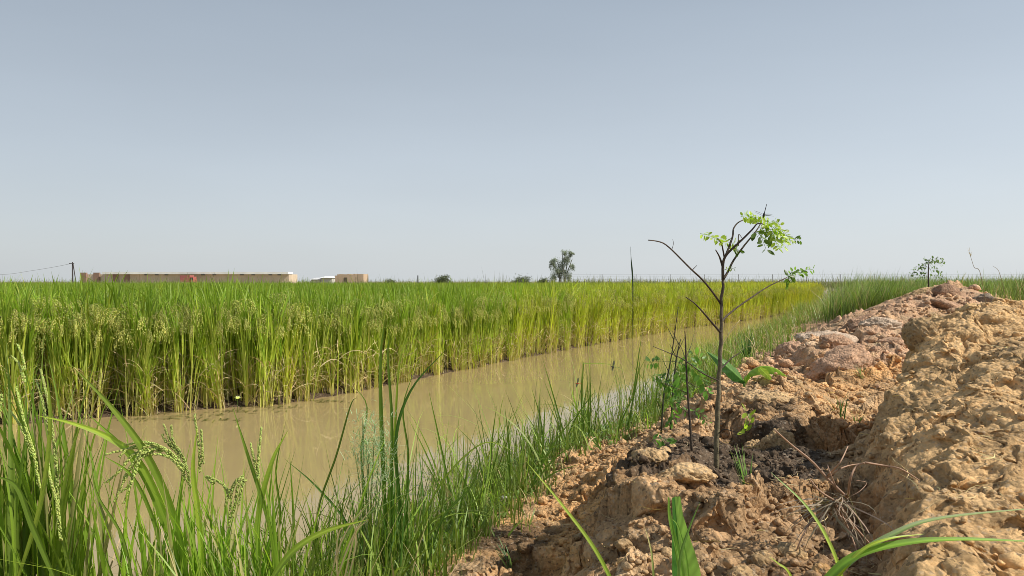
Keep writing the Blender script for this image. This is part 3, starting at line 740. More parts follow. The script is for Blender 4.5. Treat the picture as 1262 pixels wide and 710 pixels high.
def fg_plant(label, base, n, H, lean=(0, 0), r=.06, w=.014, seed=1, pans=(), leaves=(), spread=.35, bend=.6, col=FG, name='rice_plant', cat='rice plant', heads=()):
    rg = np.random.default_rng(seed)
    base = np.asarray(base, float)
    t = thing(name, label, cat, base)
    L, S, D = MB(), MB(), MB(); hd = []
    bs = np.c_[base[0]+rg.normal(0, r, n), base[1]+rg.normal(0, r, n), np.full(n, base[2]-.03)]
    az = rg.uniform(0, 2*PI, n)
    lx = math.atan2(lean[1], lean[0]); lm = math.hypot(*lean)
    mix = rg.random(n) < lm; az[mix] = lx+rg.normal(0, .5, mix.sum())
    h = H*rg.uniform(.6, 1.08, n)
    blades(L, bs, az, h, rg.uniform(0, spread, n), rg.uniform(.05, bend, n), w*rg.uniform(.6, 1.1, n), 9, rg.uniform(-.7, .7, n), jit(col*1.0, n, .25, rg), np.where(rg.random((n, 1)) < .22, STRAW*.8, jit(col*1.2, n, .25, rg)), pw=2., fold=True, wob=.2)
    k = n//3; b2 = bs[:k]
    blades(S, b2, az[:k], H*.7*rg.uniform(.8, 1, k), rg.uniform(0, spread*.5, k), 0, .007, 4, rg.uniform(-1, 1, k), jit(FG2, k, .2, rg), jit(FG, k, .2, rg), prof='stem', fold=True)
    k = max(4, n//8)
    blades(D, bs[:k], rg.uniform(0, 6.28, k), H*rg.uniform(.3, .6, k), rg.uniform(.1, .5, k), rg.uniform(.5, 2., k), .006, 7, rg.uniform(-1, 1, k), jit(STRAW, k, .2, rg), wob=.4)
    for pts, wd, c0, c1 in leaves:
        ribbon(L, [P(*q) for q in pts], wd*.74, c0, c1, 20, taper=[.5, .9, 1, 1, .9, .7, .35, .03])
    for (px, py, Y, a, ln, ti, be) in pans:
        p = P(px, py, Y)
        stalk = smoothline([base+np.array([0, 0, .1]), (base+p)/2+np.array([0, 0, .05]), p], 10)
        tube(S, stalk, [.0028, .0016], 5, FG2, FG2*1.2, cap=False)
        H_ = MB(); panicle(H_, p, a, ln, ti, be, 9, 17, .0092, .0037, (.50, .56, .20), 4, rg, .25, axisc=(.26, .36, .09)); hd.append(H_)
    part('leaves', L, M_rice, t); part('stems', S, M_rice, t); part('dry_leaves', D, M_dry, t)
    for hi, strands in enumerate(heads):
        H_ = MB()
        for st in strands: chain(H_, [P(*q) for q in st], rg=rg)
        hd.append(H_)
        p = P(*strands[0][0]); tube(S, smoothline([base+np.array([0, 0, -.01]), (base+p)/2+np.array([.01, 0, .03]), p], 10), [.0028, .0016], 5, FG2, FG2*1.2, cap=False)
    for H_ in hd: part('seed_head', H_, M_grain, t)
    return t
YG = G_([.26, .33, .05])
fg_plant('broad rice clump with upright green seed heads, leftmost in the foreground', (P(30, 700, 2.0)[0], 2.0, 0), 150, .92, (-.45, 0), .11, .019, 11,
    heads=[[[(72, 640, 1.85), (68, 560, 1.85), (60, 500, 1.86), (50, 455, 1.88)], [(62, 540, 1.85), (54, 500, 1.86), (45, 470, 1.88)]], [[(48, 600, 1.9), (42, 560, 1.9), (30, 520, 1.9), (20, 478, 1.92)], [(40, 560, 1.9), (28, 530, 1.9), (14, 508, 1.92)]],
           [[(75, 665, 1.8), (70, 620, 1.8), (62, 590, 1.8), (58, 560, 1.82)]], [[(30, 455, 1.98), (28, 440, 2.0), (22, 425, 2.0)], [(30, 470, 1.98), (24, 450, 2.0), (16, 440, 2.0)]], [[(0, 490, 1.95), (-8, 520, 1.95), (-12, 560, 1.95)], [(2, 488, 1.95), (-2, 520, 1.95), (-4, 550, 1.95)]]],
    leaves=[([(60, 720, 2.0), (45, 640, 1.95), (15, 560, 1.9), (-20, 490, 1.85)], .02, FG, FG*1.3), ([(20, 720, 1.8), (50, 620, 1.8), (62, 520, 1.8), (55, 440, 1.8)], .017, FG2, FG2),
            ([(90, 720, 1.9), (75, 640, 1.9), (88, 560, 1.9), (108, 500, 1.9)], .014, FG, FG2), ([(70, 720, 1.7), (40, 650, 1.7), (20, 600, 1.7), (-10, 585, 1.7)], .018, FG, FG)], spread=.3, bend=.45)
fg_plant('rice plant with a heavy drooping seed head and long leaves arching left over the water', (P(215, 700, 1.95)[0], 1.95, 0), 90, .62, (-.15, 0), .07, .018, 12,
    heads=[[[(226, 575, 1.87), (208, 556, 1.86), (186, 548, 1.85), (160, 552, 1.84), (148, 562, 1.83)], [(205, 555, 1.86), (180, 550, 1.84), (160, 580, 1.83), (141, 618, 1.83)], [(200, 556, 1.86), (178, 556, 1.84), (166, 585, 1.83), (153, 619, 1.83)], [(190, 552, 1.85), (165, 560, 1.84), (148, 580, 1.83), (132, 594, 1.83)],
            [(214, 566, 1.87), (200, 552, 1.85), (180, 545, 1.84), (155, 548, 1.84)], [(195, 552, 1.85), (175, 560, 1.83), (163, 572, 1.83), (152, 590, 1.83)], [(225, 580, 1.87), (212, 566, 1.86), (195, 560, 1.85), (176, 562, 1.84)], [(180, 552, 1.85), (160, 553, 1.84), (130, 560, 1.83)], [(188, 556, 1.85), (172, 566, 1.83), (160, 596, 1.83), (150, 606, 1.83)]],
           [[(228, 590, 1.9), (220, 562, 1.9), (210, 545, 1.9), (202, 524, 1.9)], [(232, 582, 1.9), (224, 560, 1.9), (214, 545, 1.9), (211, 526, 1.9)], [(214, 553, 1.9), (205, 545, 1.9), (200, 535, 1.9)]], [[(234, 600, 1.92), (230, 575, 1.92), (222, 560, 1.92), (212, 550, 1.92)]]],
    leaves=[([(232, 720, 1.9), (215, 640, 1.87), (183, 565, 1.84), (140, 505, 1.82), (86, 448, 1.8)], .026, FG*1.1, YG*.7), ([(225, 720, 1.9), (205, 640, 1.88), (172, 570, 1.85), (135, 540, 1.83), (90, 522, 1.8), (45, 512, 1.78)], .022, FG, FG2),
            ([(228, 720, 1.92), (205, 650, 1.9), (180, 590, 1.88), (150, 550, 1.86), (108, 510, 1.85)], .026, FG*.8, FG), ([(200, 720, 1.85), (195, 660, 1.85), (165, 590, 1.83), (125, 560, 1.8)], .014, FG*.7, FG),
            ([(165, 720, 1.75), (150, 660, 1.75), (120, 610, 1.75), (112, 565, 1.75)], .009, FG*.6, FG)], spread=.25, bend=.4)
fg_plant('rice plant with curved seed heads hanging on both sides, right of the arching one', (P(300, 700, 1.95)[0], 1.95, 0), 100, .62, (0, 0), .10, .017, 13,
    heads=[[[(262, 595, 1.88), (255, 588, 1.88), (262, 590, 1.86), (275, 598, 1.86), (282, 612, 1.86)], [(266, 592, 1.88), (274, 596, 1.86), (280, 604, 1.86)]], [[(300, 590, 1.86), (292, 592, 1.85), (286, 605, 1.85), (284, 625, 1.85), (282, 650, 1.85)], [(302, 592, 1.86), (294, 598, 1.85), (290, 615, 1.85), (287, 635, 1.85)], [(298, 588, 1.86), (290, 596, 1.85), (281, 608, 1.85), (278, 622, 1.85)], [(300, 594, 1.86), (297, 606, 1.85), (294, 622, 1.85)]],
           [[(318, 590, 1.9), (318, 570, 1.9), (320, 550, 1.9), (322, 528, 1.9)], [(316, 580, 1.9), (312, 562, 1.9), (309, 548, 1.9)]], [[(246, 580, 1.92), (246, 560, 1.92), (243, 535, 1.92), (240, 512, 1.92)], [(250, 570, 1.92), (249, 550, 1.92), (248, 530, 1.92)]]],
    leaves=[([(250, 720, 1.9), (245, 640, 1.9), (238, 580, 1.9), (243, 525, 1.9)], .02, FG2, FG2), ([(320, 720, 1.9), (318, 640, 1.9), (335, 570, 1.9), (355, 530, 1.9)], .02, FG, FG2),
            ([(345, 720, 1.9), (330, 640, 1.9), (305, 560, 1.9), (286, 500, 1.9)], .014, FG*.6, FG), ([(330, 720, 1.7), (360, 680, 1.7), (400, 655, 1.7), (455, 640, 1.7)], .02, FG, FG2)], spread=.3, bend=.5)
fg_plant('loose clump of narrow dark blades between the seeding rice and the tall central sedge', (P(385, 700, 2.2)[0], 2.2, 0), 110, .50, (0, 0), .13, .010, 14, spread=.45, bend=.9, col=FG*.75, name='grass_tuft', cat='grass tuft',
    leaves=[([(400, 720, 2.0), (390, 640, 2.0), (415, 560, 2.0), (432, 500, 2.0), (440, 490, 2.0)], .008, FG*.6, FG*.6), ([(330, 720, 2.2), (345, 640, 2.2), (340, 580, 2.2), (352, 520, 2.2)], .009, FG, FG)])
# tall central clump
DG = G_([.07, .145, .025])
t = fg_plant('tallest sedge clump, dark green, in the middle of the near bank', (P(480, 700, 2.45)[0], 2.45, .0), 60, .6, (0, 0), .06, .008, 15, spread=.16, bend=.45, col=DG*1.2, name='sedge_clump', cat='sedge',
    leaves=[([(478, 725, 2.4), (474, 620, 2.38), (470, 520, 2.36), (469, 440, 2.35), (476, 385, 2.34)], .018, DG, FG), ([(483, 725, 2.4), (482, 620, 2.4), (483, 520, 2.4), (478, 440, 2.4), (481, 405, 2.4)], .014, DG, FG*.9),
            ([(495, 725, 2.4), (492, 620, 2.4), (488, 540, 2.38), (507, 480, 2.36), (552, 428, 2.33)], .016, DG*.8, DG*1.5), ([(470, 725, 2.5), (478, 620, 2.5), (486, 540, 2.5), (492, 450, 2.5), (505, 400, 2.5)], .012, FG, FG2),
            ([(500, 725, 2.45), (500, 640, 2.45), (503, 560, 2.45), (497, 500, 2.45), (518, 440, 2.45)], .010, DG, FG), ([(462, 725, 2.45), (455, 640, 2.45), (445, 560, 2.45), (452, 500, 2.45), (428, 470, 2.45)], .009, DG, FG),
            ([(500, 700, 2.3), (530, 620, 2.3), (560, 575, 2.3), (600, 545, 2.3), (640, 560, 2.3)], .008, FG, FG2), ([(520, 720, 2.3), (545, 640, 2.3), (580, 600, 2.3), (590, 560, 2.3), (560, 522, 2.3)], .009, DG, FG),
            ([(450, 720, 2.3), (430, 650, 2.3), (390, 600, 2.3), (350, 565, 2.3)], .010, DG, DG*1.4)])
# pale wispy flowering grass beside it
base = np.array([P(452, 700, 2.35)[0], 2.35, 0.0])
t = thing('flowering_grass', 'grass with fine pale grey-green flower plumes beside the tallest sedge', 'grass', base)
S, H_ = MB(), MB(); rg = np.random.default_rng(5)
for i in range(9):
    tp = P(rg.uniform(440, 475), rg.uniform(510, 560), 2.35+rg.uniform(-.05, .05))
    ln = smoothline([base+np.array([rg.normal(0, .03), 0, 0]), (base+tp)/2, tp], 10); tube(S, ln, [.0016, .0008], 4, G_([.16, .24, .08]))
    k = 90; s = rg.random(k); cc = tp+np.array([0, 0, -.12])*s[:, None]+rg.normal(0, .022, (k, 3))
    blades(H_, cc, rg.uniform(0, 6.28, k), rg.uniform(.02, .05, k), rg.uniform(.3, 1.6, k), rg.uniform(0, 1, k), .0028, 3, 0, jit(G_([.42, .52, .30]), k, .2, rg))
tuft(S, base, 40, .42, .3, .05, .005, G_([.12, .2, .06]))
part('stems', S, M_grass, t); part('plumes', H_, M_grass, t)
# pale dry blades lying bottom centre
mb = MB(); base = P(415, 715, 1.9); rg = np.random.default_rng(6)
for i in range(5):
    ribbon(mb, [base+np.array([rg.normal(0, .02), 0, -.03]), P(425+rg.normal(0, 8), 660, 1.88), P(450+rg.normal(0, 12), 590+rg.uniform(0, 60), 1.86)],   .005, STRAW*.9, STRAW, 8, fold=.2, taper=[.8, 1, .7, .05])
single('straw_tuft', mb, M_dry, 'bundle of bleached straw blades at the foot of the green grasses', 'straw', loc=base)

# individual taller reeds on the near bank (each its own)
rg = np.random.default_rng(21)
reed = [((560, 585), (528, 480), 3.0), ((600, 600), (612, 500), 3.3), ((668, 560), (655, 478), 4.0), ((700, 560), (668, 440), 4.2), ((720, 560), (718, 445), 4.2), ((727, 555), (727, 435), 4.2), ((744, 540), (700, 492), 4.0),
        ((648, 575), (715, 505), 3.4), ((772, 520), (792, 405), 4.6), ((805, 500), (812, 440), 4.6), ((560, 640), (580, 560), 2.8), ((590, 650), (560, 570), 2.9), ((690, 560), (735, 480), 4.1), ((758, 545), (790, 470), 4.4), ((628, 590), (622, 500), 3.3), ((668, 580), (672, 492), 3.6)]
for (bx, by), (tx, ty), Y in reed:
    xb = P(bx, by, Y)[0]; zb = hz(xb, Y); b_ = np.array([xb, Y, max(zb, -.02)])
    tp = P(tx, ty, Y-.05); md = (b_+tp)/2+np.array([rg.normal(0, .01), 0, .02])
    mb = MB()
    for j in range(3):
        q = tp+np.array([rg.normal(0, .05), rg.normal(0, .03), -.12*j]) if j else tp
        ribbon(mb, [b_+np.array([rg.normal(0, .01), 0, -.02]), (b_+q)/2+(md-(b_+tp)/2), q], .007 if j else .009, DG*1.1, FG*1.0, 12, fold=.3, taper=[.7, 1, 1, .8, .5, .05])
    single('reed', mb, M_grass, 'slender dark green reed standing up from the bank grass in front of open water', 'reed', 'single reeds rising above the bank grass', loc=b_)

# ------------------------------------------------------------------ sapling
Ys = 2.5
BK = G_([.10, .075, .055]); BK2 = G_([.20, .17, .10])
def pts_(lst, Y=Ys, dy=0.): return [P(a, b, Y+dy*i/(len(lst)-1)) for i, (a, b) in enumerate(lst)]
sb = P(882, 569, Ys); sb[2] = hz(sb[0], Ys)-.01
t = thing('sapling', 'young tree with forked dark stem and small round leaflets, tallest plant on the soil', 'sapling', sb)
tr = MB()
tl = smoothline([sb]+pts_([(884, 520), (886, 470), (888, 430), (889, 400), (889, 372), (892, 341)]), 30)
wob = np.c_[.0015*np.sin(np.arange(30)*1.7), .002*np.cos(np.arange(30)*1.3), np.zeros(30)]
tube(tr, tl+wob, [.0095, .008, .0072, .0066, .006, .0052, .0045], 10, BK2, BK*.9)
part('trunk', tr, M_bark, t, True)
br = [([(888, 374), (876, 357), (864, 343), (853, 333), (841, 321), (828, 308), (818, 300), (808, 297), (799, 296)], (0.0036, 0.0016), -.25),
      ([(890, 396), (894, 391), (907, 380), (927, 366), (947, 353), (970, 342)], (0.0040, 0.0018), .2),
      ([(889, 411), (876, 396), (864, 382), (855, 373), (845, 366)], (.004, .0015), -.2),
      ([(891, 345), (897, 335), (904, 321), (917, 303), (926, 292), (935, 280), (941, 266)], (0.0044, 0.0016), .1),
      ([(891, 345), (891, 326), (894, 316), (902, 307), (914, 296), (927, 283), (933, 276), (940, 276)], (0.0052, 0.0018), -.08),
      ([(894, 316), (899, 303), (903, 291), (904, 282), (909, 275), (916, 271)], (.004, .0018), .05),
      ([(891, 330), (888, 320), (886, 315), (882, 308)], (.004, .0018), -.04),
      ([(893, 319), (891, 308), (889, 300), (884, 294)], (.003, .0015), -.1),
      ([(910, 303), (910, 292), (911, 289), (915, 294)], (.002, .001), .0),
      ([(888, 455), (893, 450), (901, 442), (913, 434)], (.0035, .0015), .05),
      ([(887, 533), (893, 529), (905, 532), (918, 535), (927, 527)], (.002, .001), -.1),
      ([(887, 470), (866, 460), (842, 443), (822, 434), (805, 427)], (.0025, .001), -.15),
      ([(853, 333), (856, 330), (859, 327)], (.0015, .0008), 0), ([(828, 308), (830, 300), (829, 295)], (.001, .0005), 0)]
for l_, r_, dy in br:
    m = MB(); q = smoothline(pts_(l_, Ys, dy), 22); tube(m, q, list(r_), 7, BK*.85, BK)
    part('branch', m, M_bark, t, True)
LF = G_([.33, .44, .05]); LFd = G_([.14, .24, .035])
def compound(parent, line, Y, n, size, c=LF, seed=0, dy=0., two=True, name='leaf'):
    "a pinnate leaf: rachis with leaflets in pairs"
    rg = np.random.default_rng(seed); m = MB()
    q = smoothline(pts_(line, Y, dy), n+2); tube(m, q, [.0009, .0006], 4, c*.9)
    tt = np.gradient(q, axis=0); tt /= np.linalg.norm(tt, axis=1)[:, None]
    for i in range(1, n+2):
        for sgn in ((-1, 1) if two else (1,)):
            a = np.cross(tt[i], [0.1, -1, .3]); a /= np.linalg.norm(a)
            d = a*sgn*.8+tt[i]*.45+rg.normal(0, .25, 3)+np.array([0, 0, -.25]); d /= np.linalg.norm(d)
            s = size*rg.uniform(1.3, 2.1); p0 = q[i]; nn = rg.normal(0, .6, 3)+np.array([0, -.4, .7])
            w_ = np.cross(d, nn); w_ /= np.linalg.norm(w_)
            nn = np.cross(w_, d)
            prof = [(0.08, .0), (.25, .17), (.5, .24), (.75, .2), (1, .03)]
            V = []
            for f_, ww in prof:
                c_ = p0+d*s*(f_+.05)-nn*s*.12*f_*f_
                V += [c_-w_*ww*s, c_-nn*s*.05*(ww > .1), c_+w_*ww*s]
            Q = []
            for k in range(4):
                for j in range(2): a_ = k*3+j; Q.append((a_, a_+1, a_+4, a_+3))
            m.add(V, Q, None, np.clip(c*rg.uniform(.65, 1.35), 0, 1))
    return part(name, m, M_leaf, parent)
leafs = [([(913, 267), (922, 266), (932, 268), (945, 272)], 10, .013, LF*1.3, .05), ([(863, 288), (873, 290), (883, 295), (892, 298)], 9, .011, LF*1.2, -.1), ([(885, 294), (892, 297), (900, 299), (908, 302)], 7, .013, LF*1.1, .05),
         ([(927, 286), (934, 287), (939, 294), (944, 307)], 6, .016, LFd, -.05), ([(940, 277), (951, 279), (960, 286), (966, 295), (966, 304)], 10, .014, LF*1.2, -.08), ([(940, 277), (949, 274), (955, 273), (961, 277)], 7, .013, LF*1.2, .08),
         ([(951, 280), (954, 289), (956, 297), (959, 306)], 6, .014, LF, -.05), ([(962, 286), (970, 291), (978, 295), (986, 296)], 6, .011, LFd*1.2, .05), ([(944, 278), (949, 288), (952, 297)], 6, .014, LFd*1.2, .04),
         ([(955, 280), (962, 284), (969, 289), (973, 296)], 7, .013, LF, .0), ([(935, 279), (941, 284), (949, 285), (957, 290)], 7, .012, LF*.9, .06), ([(935, 276), (930, 270), (924, 268)], 5, .011, LF, .0), ([(902, 308), (906, 306), (910, 308), (911, 311)], 4, .013, LFd, 0),
         ([(970, 342), (973, 339), (980, 334), (990, 333), (1002, 332)], 9, .010, LFd*1.5, .1), ([(970, 342), (974, 338), (977, 341)], 4, .014, LFd*.8, .05), ([(976, 336), (984, 336), (993, 336)], 7, .011, LFd*1.3, .04), ([(972, 340), (972, 346), (971, 350)], 4, .012, LFd*1.1, .04), ([(892, 333), (898, 331), (904, 331)], 3, .006, LF*1.2, 0),
         ([(927, 527), (924, 518), (920, 508)], 3, .016, LF, -.1), ([(918, 535), (917, 527)], 2, .016, LF*1.2, -.05)]
for i, (l_, n_, sz, c_, dy) in enumerate(leafs): compound(t, l_, Ys+.02*math.sin(i*2), n_, sz, c_, 40+i, dy)
# dragonflies
def dragonfly(label, c, s, body, up=True, tilt=.2):
    t = thing('dragonfly', label, 'dragonfly', c); c = np.array(c)
    m = MB(); d = np.array([.28, .1, .95]) if up else np.array([.9, .3, -.15]); d /= np.linalg.norm(d)
    tube(m, [c-d*s*.12, c, c+d*s*.2, c+d*s*.3, c+d*s*.7, c+d*s*1.05], [s*.05, s*.09, s*.085, s*.035, s*.03, s*.02], 7, body); part('body', m, M_bark, t, True)
    h = MB(); q = c-d*s*.17
    grains(h, [q], [[1, .2, .1]], s*.2, s*.14, body*1.3, 8); part('head', h, M_bark, t, True)
    sd = np.cross(d, [0, 1, 0]); sd /= np.linalg.norm(sd)
    for sg in (-1, 1):
        for kk, off in enumerate((.02, .14)):
            m = MB(); st = c+d*s*off
            ribbon(m, [st, st+sd*sg*s*.4+np.array([0, -.02*s, .05*s+.1*s*(sg < 0)]), st+sd*sg*s*.85+np.array([0, .15*s*(kk-.5), .1*s*(1+(sg < 0))])], s*.18, (.20, .20, .20), (.16, .16, .15), 8, fold=.05, face=(0, -.35, .94)); part('wing', m, M_leaf, t)
dragonfly('dark dragonfly perched on the topmost twig of the young tree', P(941, 266.5, 2.52), .042, G_([.03, .03, .03]))
dragonfly('red dragonfly perched on a reed above the channel', P(711, 472.5, 4.1), .035, G_([.35, .04, .03]), False)
dragonfly('brown dragonfly resting on a bent reed over the water, right of the red one', P(755, 452, 4.3), .04, G_([.06, .06, .04]), False)
mb = MB(); ribbon(mb, [P(738, 545, 4.3), P(719, 500, 4.3), P(719, 452, 4.3), P(722, 448, 4.3), P(752, 449.5, 4.3), P(775, 461, 4.3)], .006, DG*1.3, FG2, 24, taper=[1, 1, 1, .8, .5, .1])
single('bent_reed', mb, M_grass, 'reed snapped over at a right angle above the water', 'reed', loc=P(738, 545, 4.3))

# thin second sapling with pale leaves
Y2 = 2.62
b2 = P(853, 567, Y2); b2[2] = hz(b2[0], Y2)-.01
t = thing('seedling', 'thin dark-stemmed seedling with pale drooping leaves, left of the young tree', 'seedling', b2)
m = MB(); tube(m, smoothline([b2]+pts_([(851, 530), (848, 490), (846, 455), (845, 425), (844, 408)], Y2), 18), [.005, .004, .003, .0016], 7, BK*.9, BK*.6); part('stem', m, M_bark, t, True)
for l_ in ([(846, 445), (838, 425), (829, 415)], [(846, 440), (852, 425), (855, 412)], [(847, 470), (860, 480), (868, 500)], [(846, 452), (835, 446), (815, 446)], [(848, 485), (832, 478), (812, 470), (800, 462)], [(849, 510), (835, 500), (818, 492)]):
    m = MB(); tube(m, smoothline(pts_(l_, Y2, .06), 10), [.0016, .0007], 5, BK, G_([.14, .18, .05])); part('twig', m, M_bark, t)
PL = G_([.17, .32, .06])
for i, (l_, n_, sz) in enumerate([([(830, 448), (842, 447), (852, 452), (862, 462)], 6, .02), ([(815, 446), (808, 446), (800, 447)], 4, .018), ([(834, 452), (838, 466), (840, 478)], 5, .022), ([(860, 455), (868, 472), (872, 484)], 5, .018), ([(812, 470), (822, 474), (836, 480)], 6, .016), ([(803, 462), (815, 466)], 4, .014),
        ([(818, 492), (832, 496), (845, 505)], 5, .016), ([(852, 505), (864, 510), (872, 520)], 4, .014), ([(828, 500), (830, 512), (826, 522)], 5, .015), ([(846, 440), (856, 438), (864, 442)], 4, .016), ([(800, 545), (812, 540), (824, 548)], 5, .02), ([(822, 470), (828, 488), (832, 500)], 5, .014)]):
    compound(t, l_, Y2+.03, n_, sz, PL, 80+i, .04)
# dark bare stems behind
for i, (l_, lb) in enumerate([([(815, 498), (818, 488), (825, 453), (830, 422), (836, 378)], 'dark bare stalk leaning right behind the seedling, the taller of two'), ([(826, 492), (832, 455), (836, 430), (839, 418)], 'short dark stalk beside the taller leaning one, behind the seedling')]):
    Y = 3.2; q = pts_(l_, Y); q[0][2] = min(q[0][2], hz(q[0][0], Y)); m = MB(); tube(m, smoothline(q, 14), [.004, .003, .0014], 6, G_([.05, .06, .03]), G_([.05, .05, .03]))
    for k in range(4):
        p0 = smoothline(q, 14)[4+k*2]; tube(m, [p0, p0+np.array([.03*(-1)**k, 0, .06])], [.0018, .0008], 4, G_([.05, .06, .03]))
    single('stalk', m, M_bark, lb, 'stalk', loc=q[0])
q = pts_([(890, 430), (893, 420), (901, 408), (912, 394)], 3.4); m = MB(); tube(m, smoothline([P(886, 480, 3.4)]+q, 12), [.003, .0015], 5, STRAW)
single('straw_stalk', m, M_dry, 'pale dry straw leaning behind the trunk of the young tree', 'straw', loc=P(886, 480, 3.4))

def broadleaf(mb, pts, w, c, cedge, face, fold, taper, n=26, m=13, seed=0, wav=.06, droop=0.):
    p = smoothline(pts, n); s = np.linspace(0, 1, n); rg = np.random.default_rng(seed)
    t = np.gradient(p, axis=0); t /= np.linalg.norm(t, axis=1)[:, None]
    f = np.asarray(face, float); f /= np.linalg.norm(f); sd = np.cross(t, f); sd /= np.linalg.norm(sd, axis=1)[:, None]; nn = np.cross(sd, t)
    ww = w*.5*np.interp(s, np.linspace(0, 1, len(taper)), taper); V, C = [], []
    for i in range(n):
        for j in range(m):
            v = j/(m-1)*2-1; a = abs(v)
            h = -fold*a-droop*a*a+wav*a*math.sin(s[i]*17+v*2+seed)+.035*math.sin((s[i]*34-a*5))*(a > .05)
            V.append(p[i]+sd[i]*v*ww[i]*(1-.15*abs(fold))+nn[i]*ww[i]*h)
            k = 1+.16*math.sin(s[i]*60-a*9)*(a > .1)+rg.normal(0, .05)
            cc = np.array(c if v < 0 else cedge)*k
            if a < .1: cc = cc*1.5+.03
            if a > .95: cc = cc*.9+np.array([.03, .03, .01])
            C.append(cc)
    Q = [(i*m+j, i*m+j+1, (i+1)*m+j+1, (i+1)*m+j) for i in range(n-1) for j in range(m-1)]
    mb.add(V, Q, None, np.clip(C, .01, .8))
# broad-leaved plant behind the mid mound
Yb = 3.95; bb = P(917, 500, Yb); bb[2] = hz(bb[0], Yb)-.01
t = thing('broad_leaf_plant', 'low plant with two large glossy leaves behind the sapling stem', 'plant', bb)
m = MB(); tube(m, smoothline([bb, P(918, 488, Yb), P(917, 470, Yb)], 8), [.009, .006], 8, G_([.16, .26, .07])); part('stem', m, M_leaf, t, True)
m = MB(); broadleaf(m, [P(918, 472, Yb), P(908, 462, Yb-.02), P(892, 448, Yb-.03), P(872, 434, Yb)], .085, (.05, .13, .03), (.12, .25, .05), (.35, -1, .5), .35, [.15, .6, .95, 1, .85, .5, .08], seed=1); part('leaf', m, M_leaf, t, True)
m = MB(); broadleaf(m, [P(917, 474, Yb), P(923, 459, Yb-.03), P(939, 451, Yb-.1), P(956, 454, Yb-.16), P(970, 464, Yb-.2)], .085, (.34, .52, .07), (.30, .46, .07), (.1, -.45, 1), .55, [.12, .5, .9, 1, .85, .55, .05], seed=2, droop=.3); part('leaf', m, M_leaf, t, True)
m = MB(); broadleaf(m, [P(936, 453, Yb-.13), P(943, 460, Yb-.17), P(953, 471, Yb-.2)], .045, (.40, .52, .04), (.36, .5, .05), (0, -1, .3), .1, [.4, 1, .9, .5, .1], seed=3); part('leaf', m, M_leaf, t, True)  # yellow blade added to paint the arching leaf's backlit underside

# foreground leaf standing at the frame's lower edge
Yf = 1.28; fb = P(846, 740, Yf); fb[2] = hz(fb[0], Yf)-.02
t = thing('young_leafy_shoot', 'single upright folded leaf with pale midrib at the lower edge of the soil', 'plant', fb)
m = MB(); broadleaf(m, [fb, P(843, 715, Yf), P(837, 665, Yf-.01), P(832, 612, Yf-.02)], .056, (.06, .17, .035), (.25, .40, .11), (.15, -1, 0), -.5, [.7, .95, 1, .95, .8, .6, .36, .3], n=40, seed=5, wav=.04); part('leaf', m, M_leaf, t, True)  # left half darkened as if shaded, right half paled as if sunlit
for l_, w_ in (([(846, 740), (838, 690), (826, 640), (824, 613)], .008), ([(850, 740), (846, 690), (836, 650), (829, 640)], .004), ([(842, 740), (836, 700), (830, 660), (828, 645)], .004)):
    q = pts_(l_, Yf-.04); m = MB(); ribbon(m, q, w_, G_([.24, .40, .08]), G_([.2, .34, .06]), 14, taper=[1, 1, .8, .3]); part('inner_leaf', m, M_leaf, t)
def stray(name, label, cat, lines, mat, base=None, dy=0):
    m = MB()
    for l_, w_, c0, c1 in lines: ribbon(m, [P(*q) for q in l_], w_, c0, c1, 26, fold=.4, taper=[.8, 1, 1, .95, .85, .65, .4, .06], face=(0, -.5, .9))
    single(name, m, mat, label, cat, loc=P(*lines[0][0][0]))
OL = G_([.14, .24, .05])
stray('wild_grass', 'thin straight stalk crossing in front of the upright folded leaf', 'grass', [([(834, 745, 1.2), (838, 690, 1.2), (848, 655, 1.2), (863, 618, 1.2)], .005, OL, OL)], M_grass)
stray('wild_grass', 'short thin blade left of the upright folded leaf', 'grass', [([(808, 745, 1.35), (804, 690, 1.35), (800, 668, 1.35), (794, 648, 1.35)], .004, OL, STRAW)], M_grass)
stray('wild_grass', 'long narrow blade rising left across the orange hollow', 'grass', [([(768, 745, 1.2), (735, 680, 1.2), (695, 625, 1.2), (648, 568, 1.2)], .008, FG*1.1, FG2)], M_grass)
stray('arching_grass', 'long green blades arching right across the foot of the big mound', 'grass',
      [([(1000, 735, 1.1), (1045, 690, 1.1), (1100, 671, 1.1), (1175, 664, 1.1), (1290, 668, 1.1)], .013, G_([.16, .30, .03]), G_([.2, .34, .05])),
       ([(1000, 740, 1.12), (1050, 690, 1.14), (1100, 658, 1.16), (1160, 638, 1.18), (1300, 624, 1.2)], .010, G_([.09, .18, .05]), G_([.24, .30, .12])),
       ([(1020, 725, 1.1), (1060, 680, 1.1), (1095, 664, 1.1), (1140, 658, 1.12)], .006, FG2, FG2)], M_grass)
stray('wild_grass', 'narrow green blade bending over the dry roots below the big mound', 'grass', [([(1045, 735, 1.15), (1025, 675, 1.15), (995, 625, 1.16), (950, 582, 1.18)], .008, FG2, G_([.2, .3, .1]))], M_grass)
stray('wild_grass', 'short curved green blade at the bottom edge below the dry roots', 'grass', [([(985, 735, 1.2), (972, 705, 1.2), (960, 695, 1.2), (948, 686, 1.2)], .006, FG2, FG2)], M_grass)

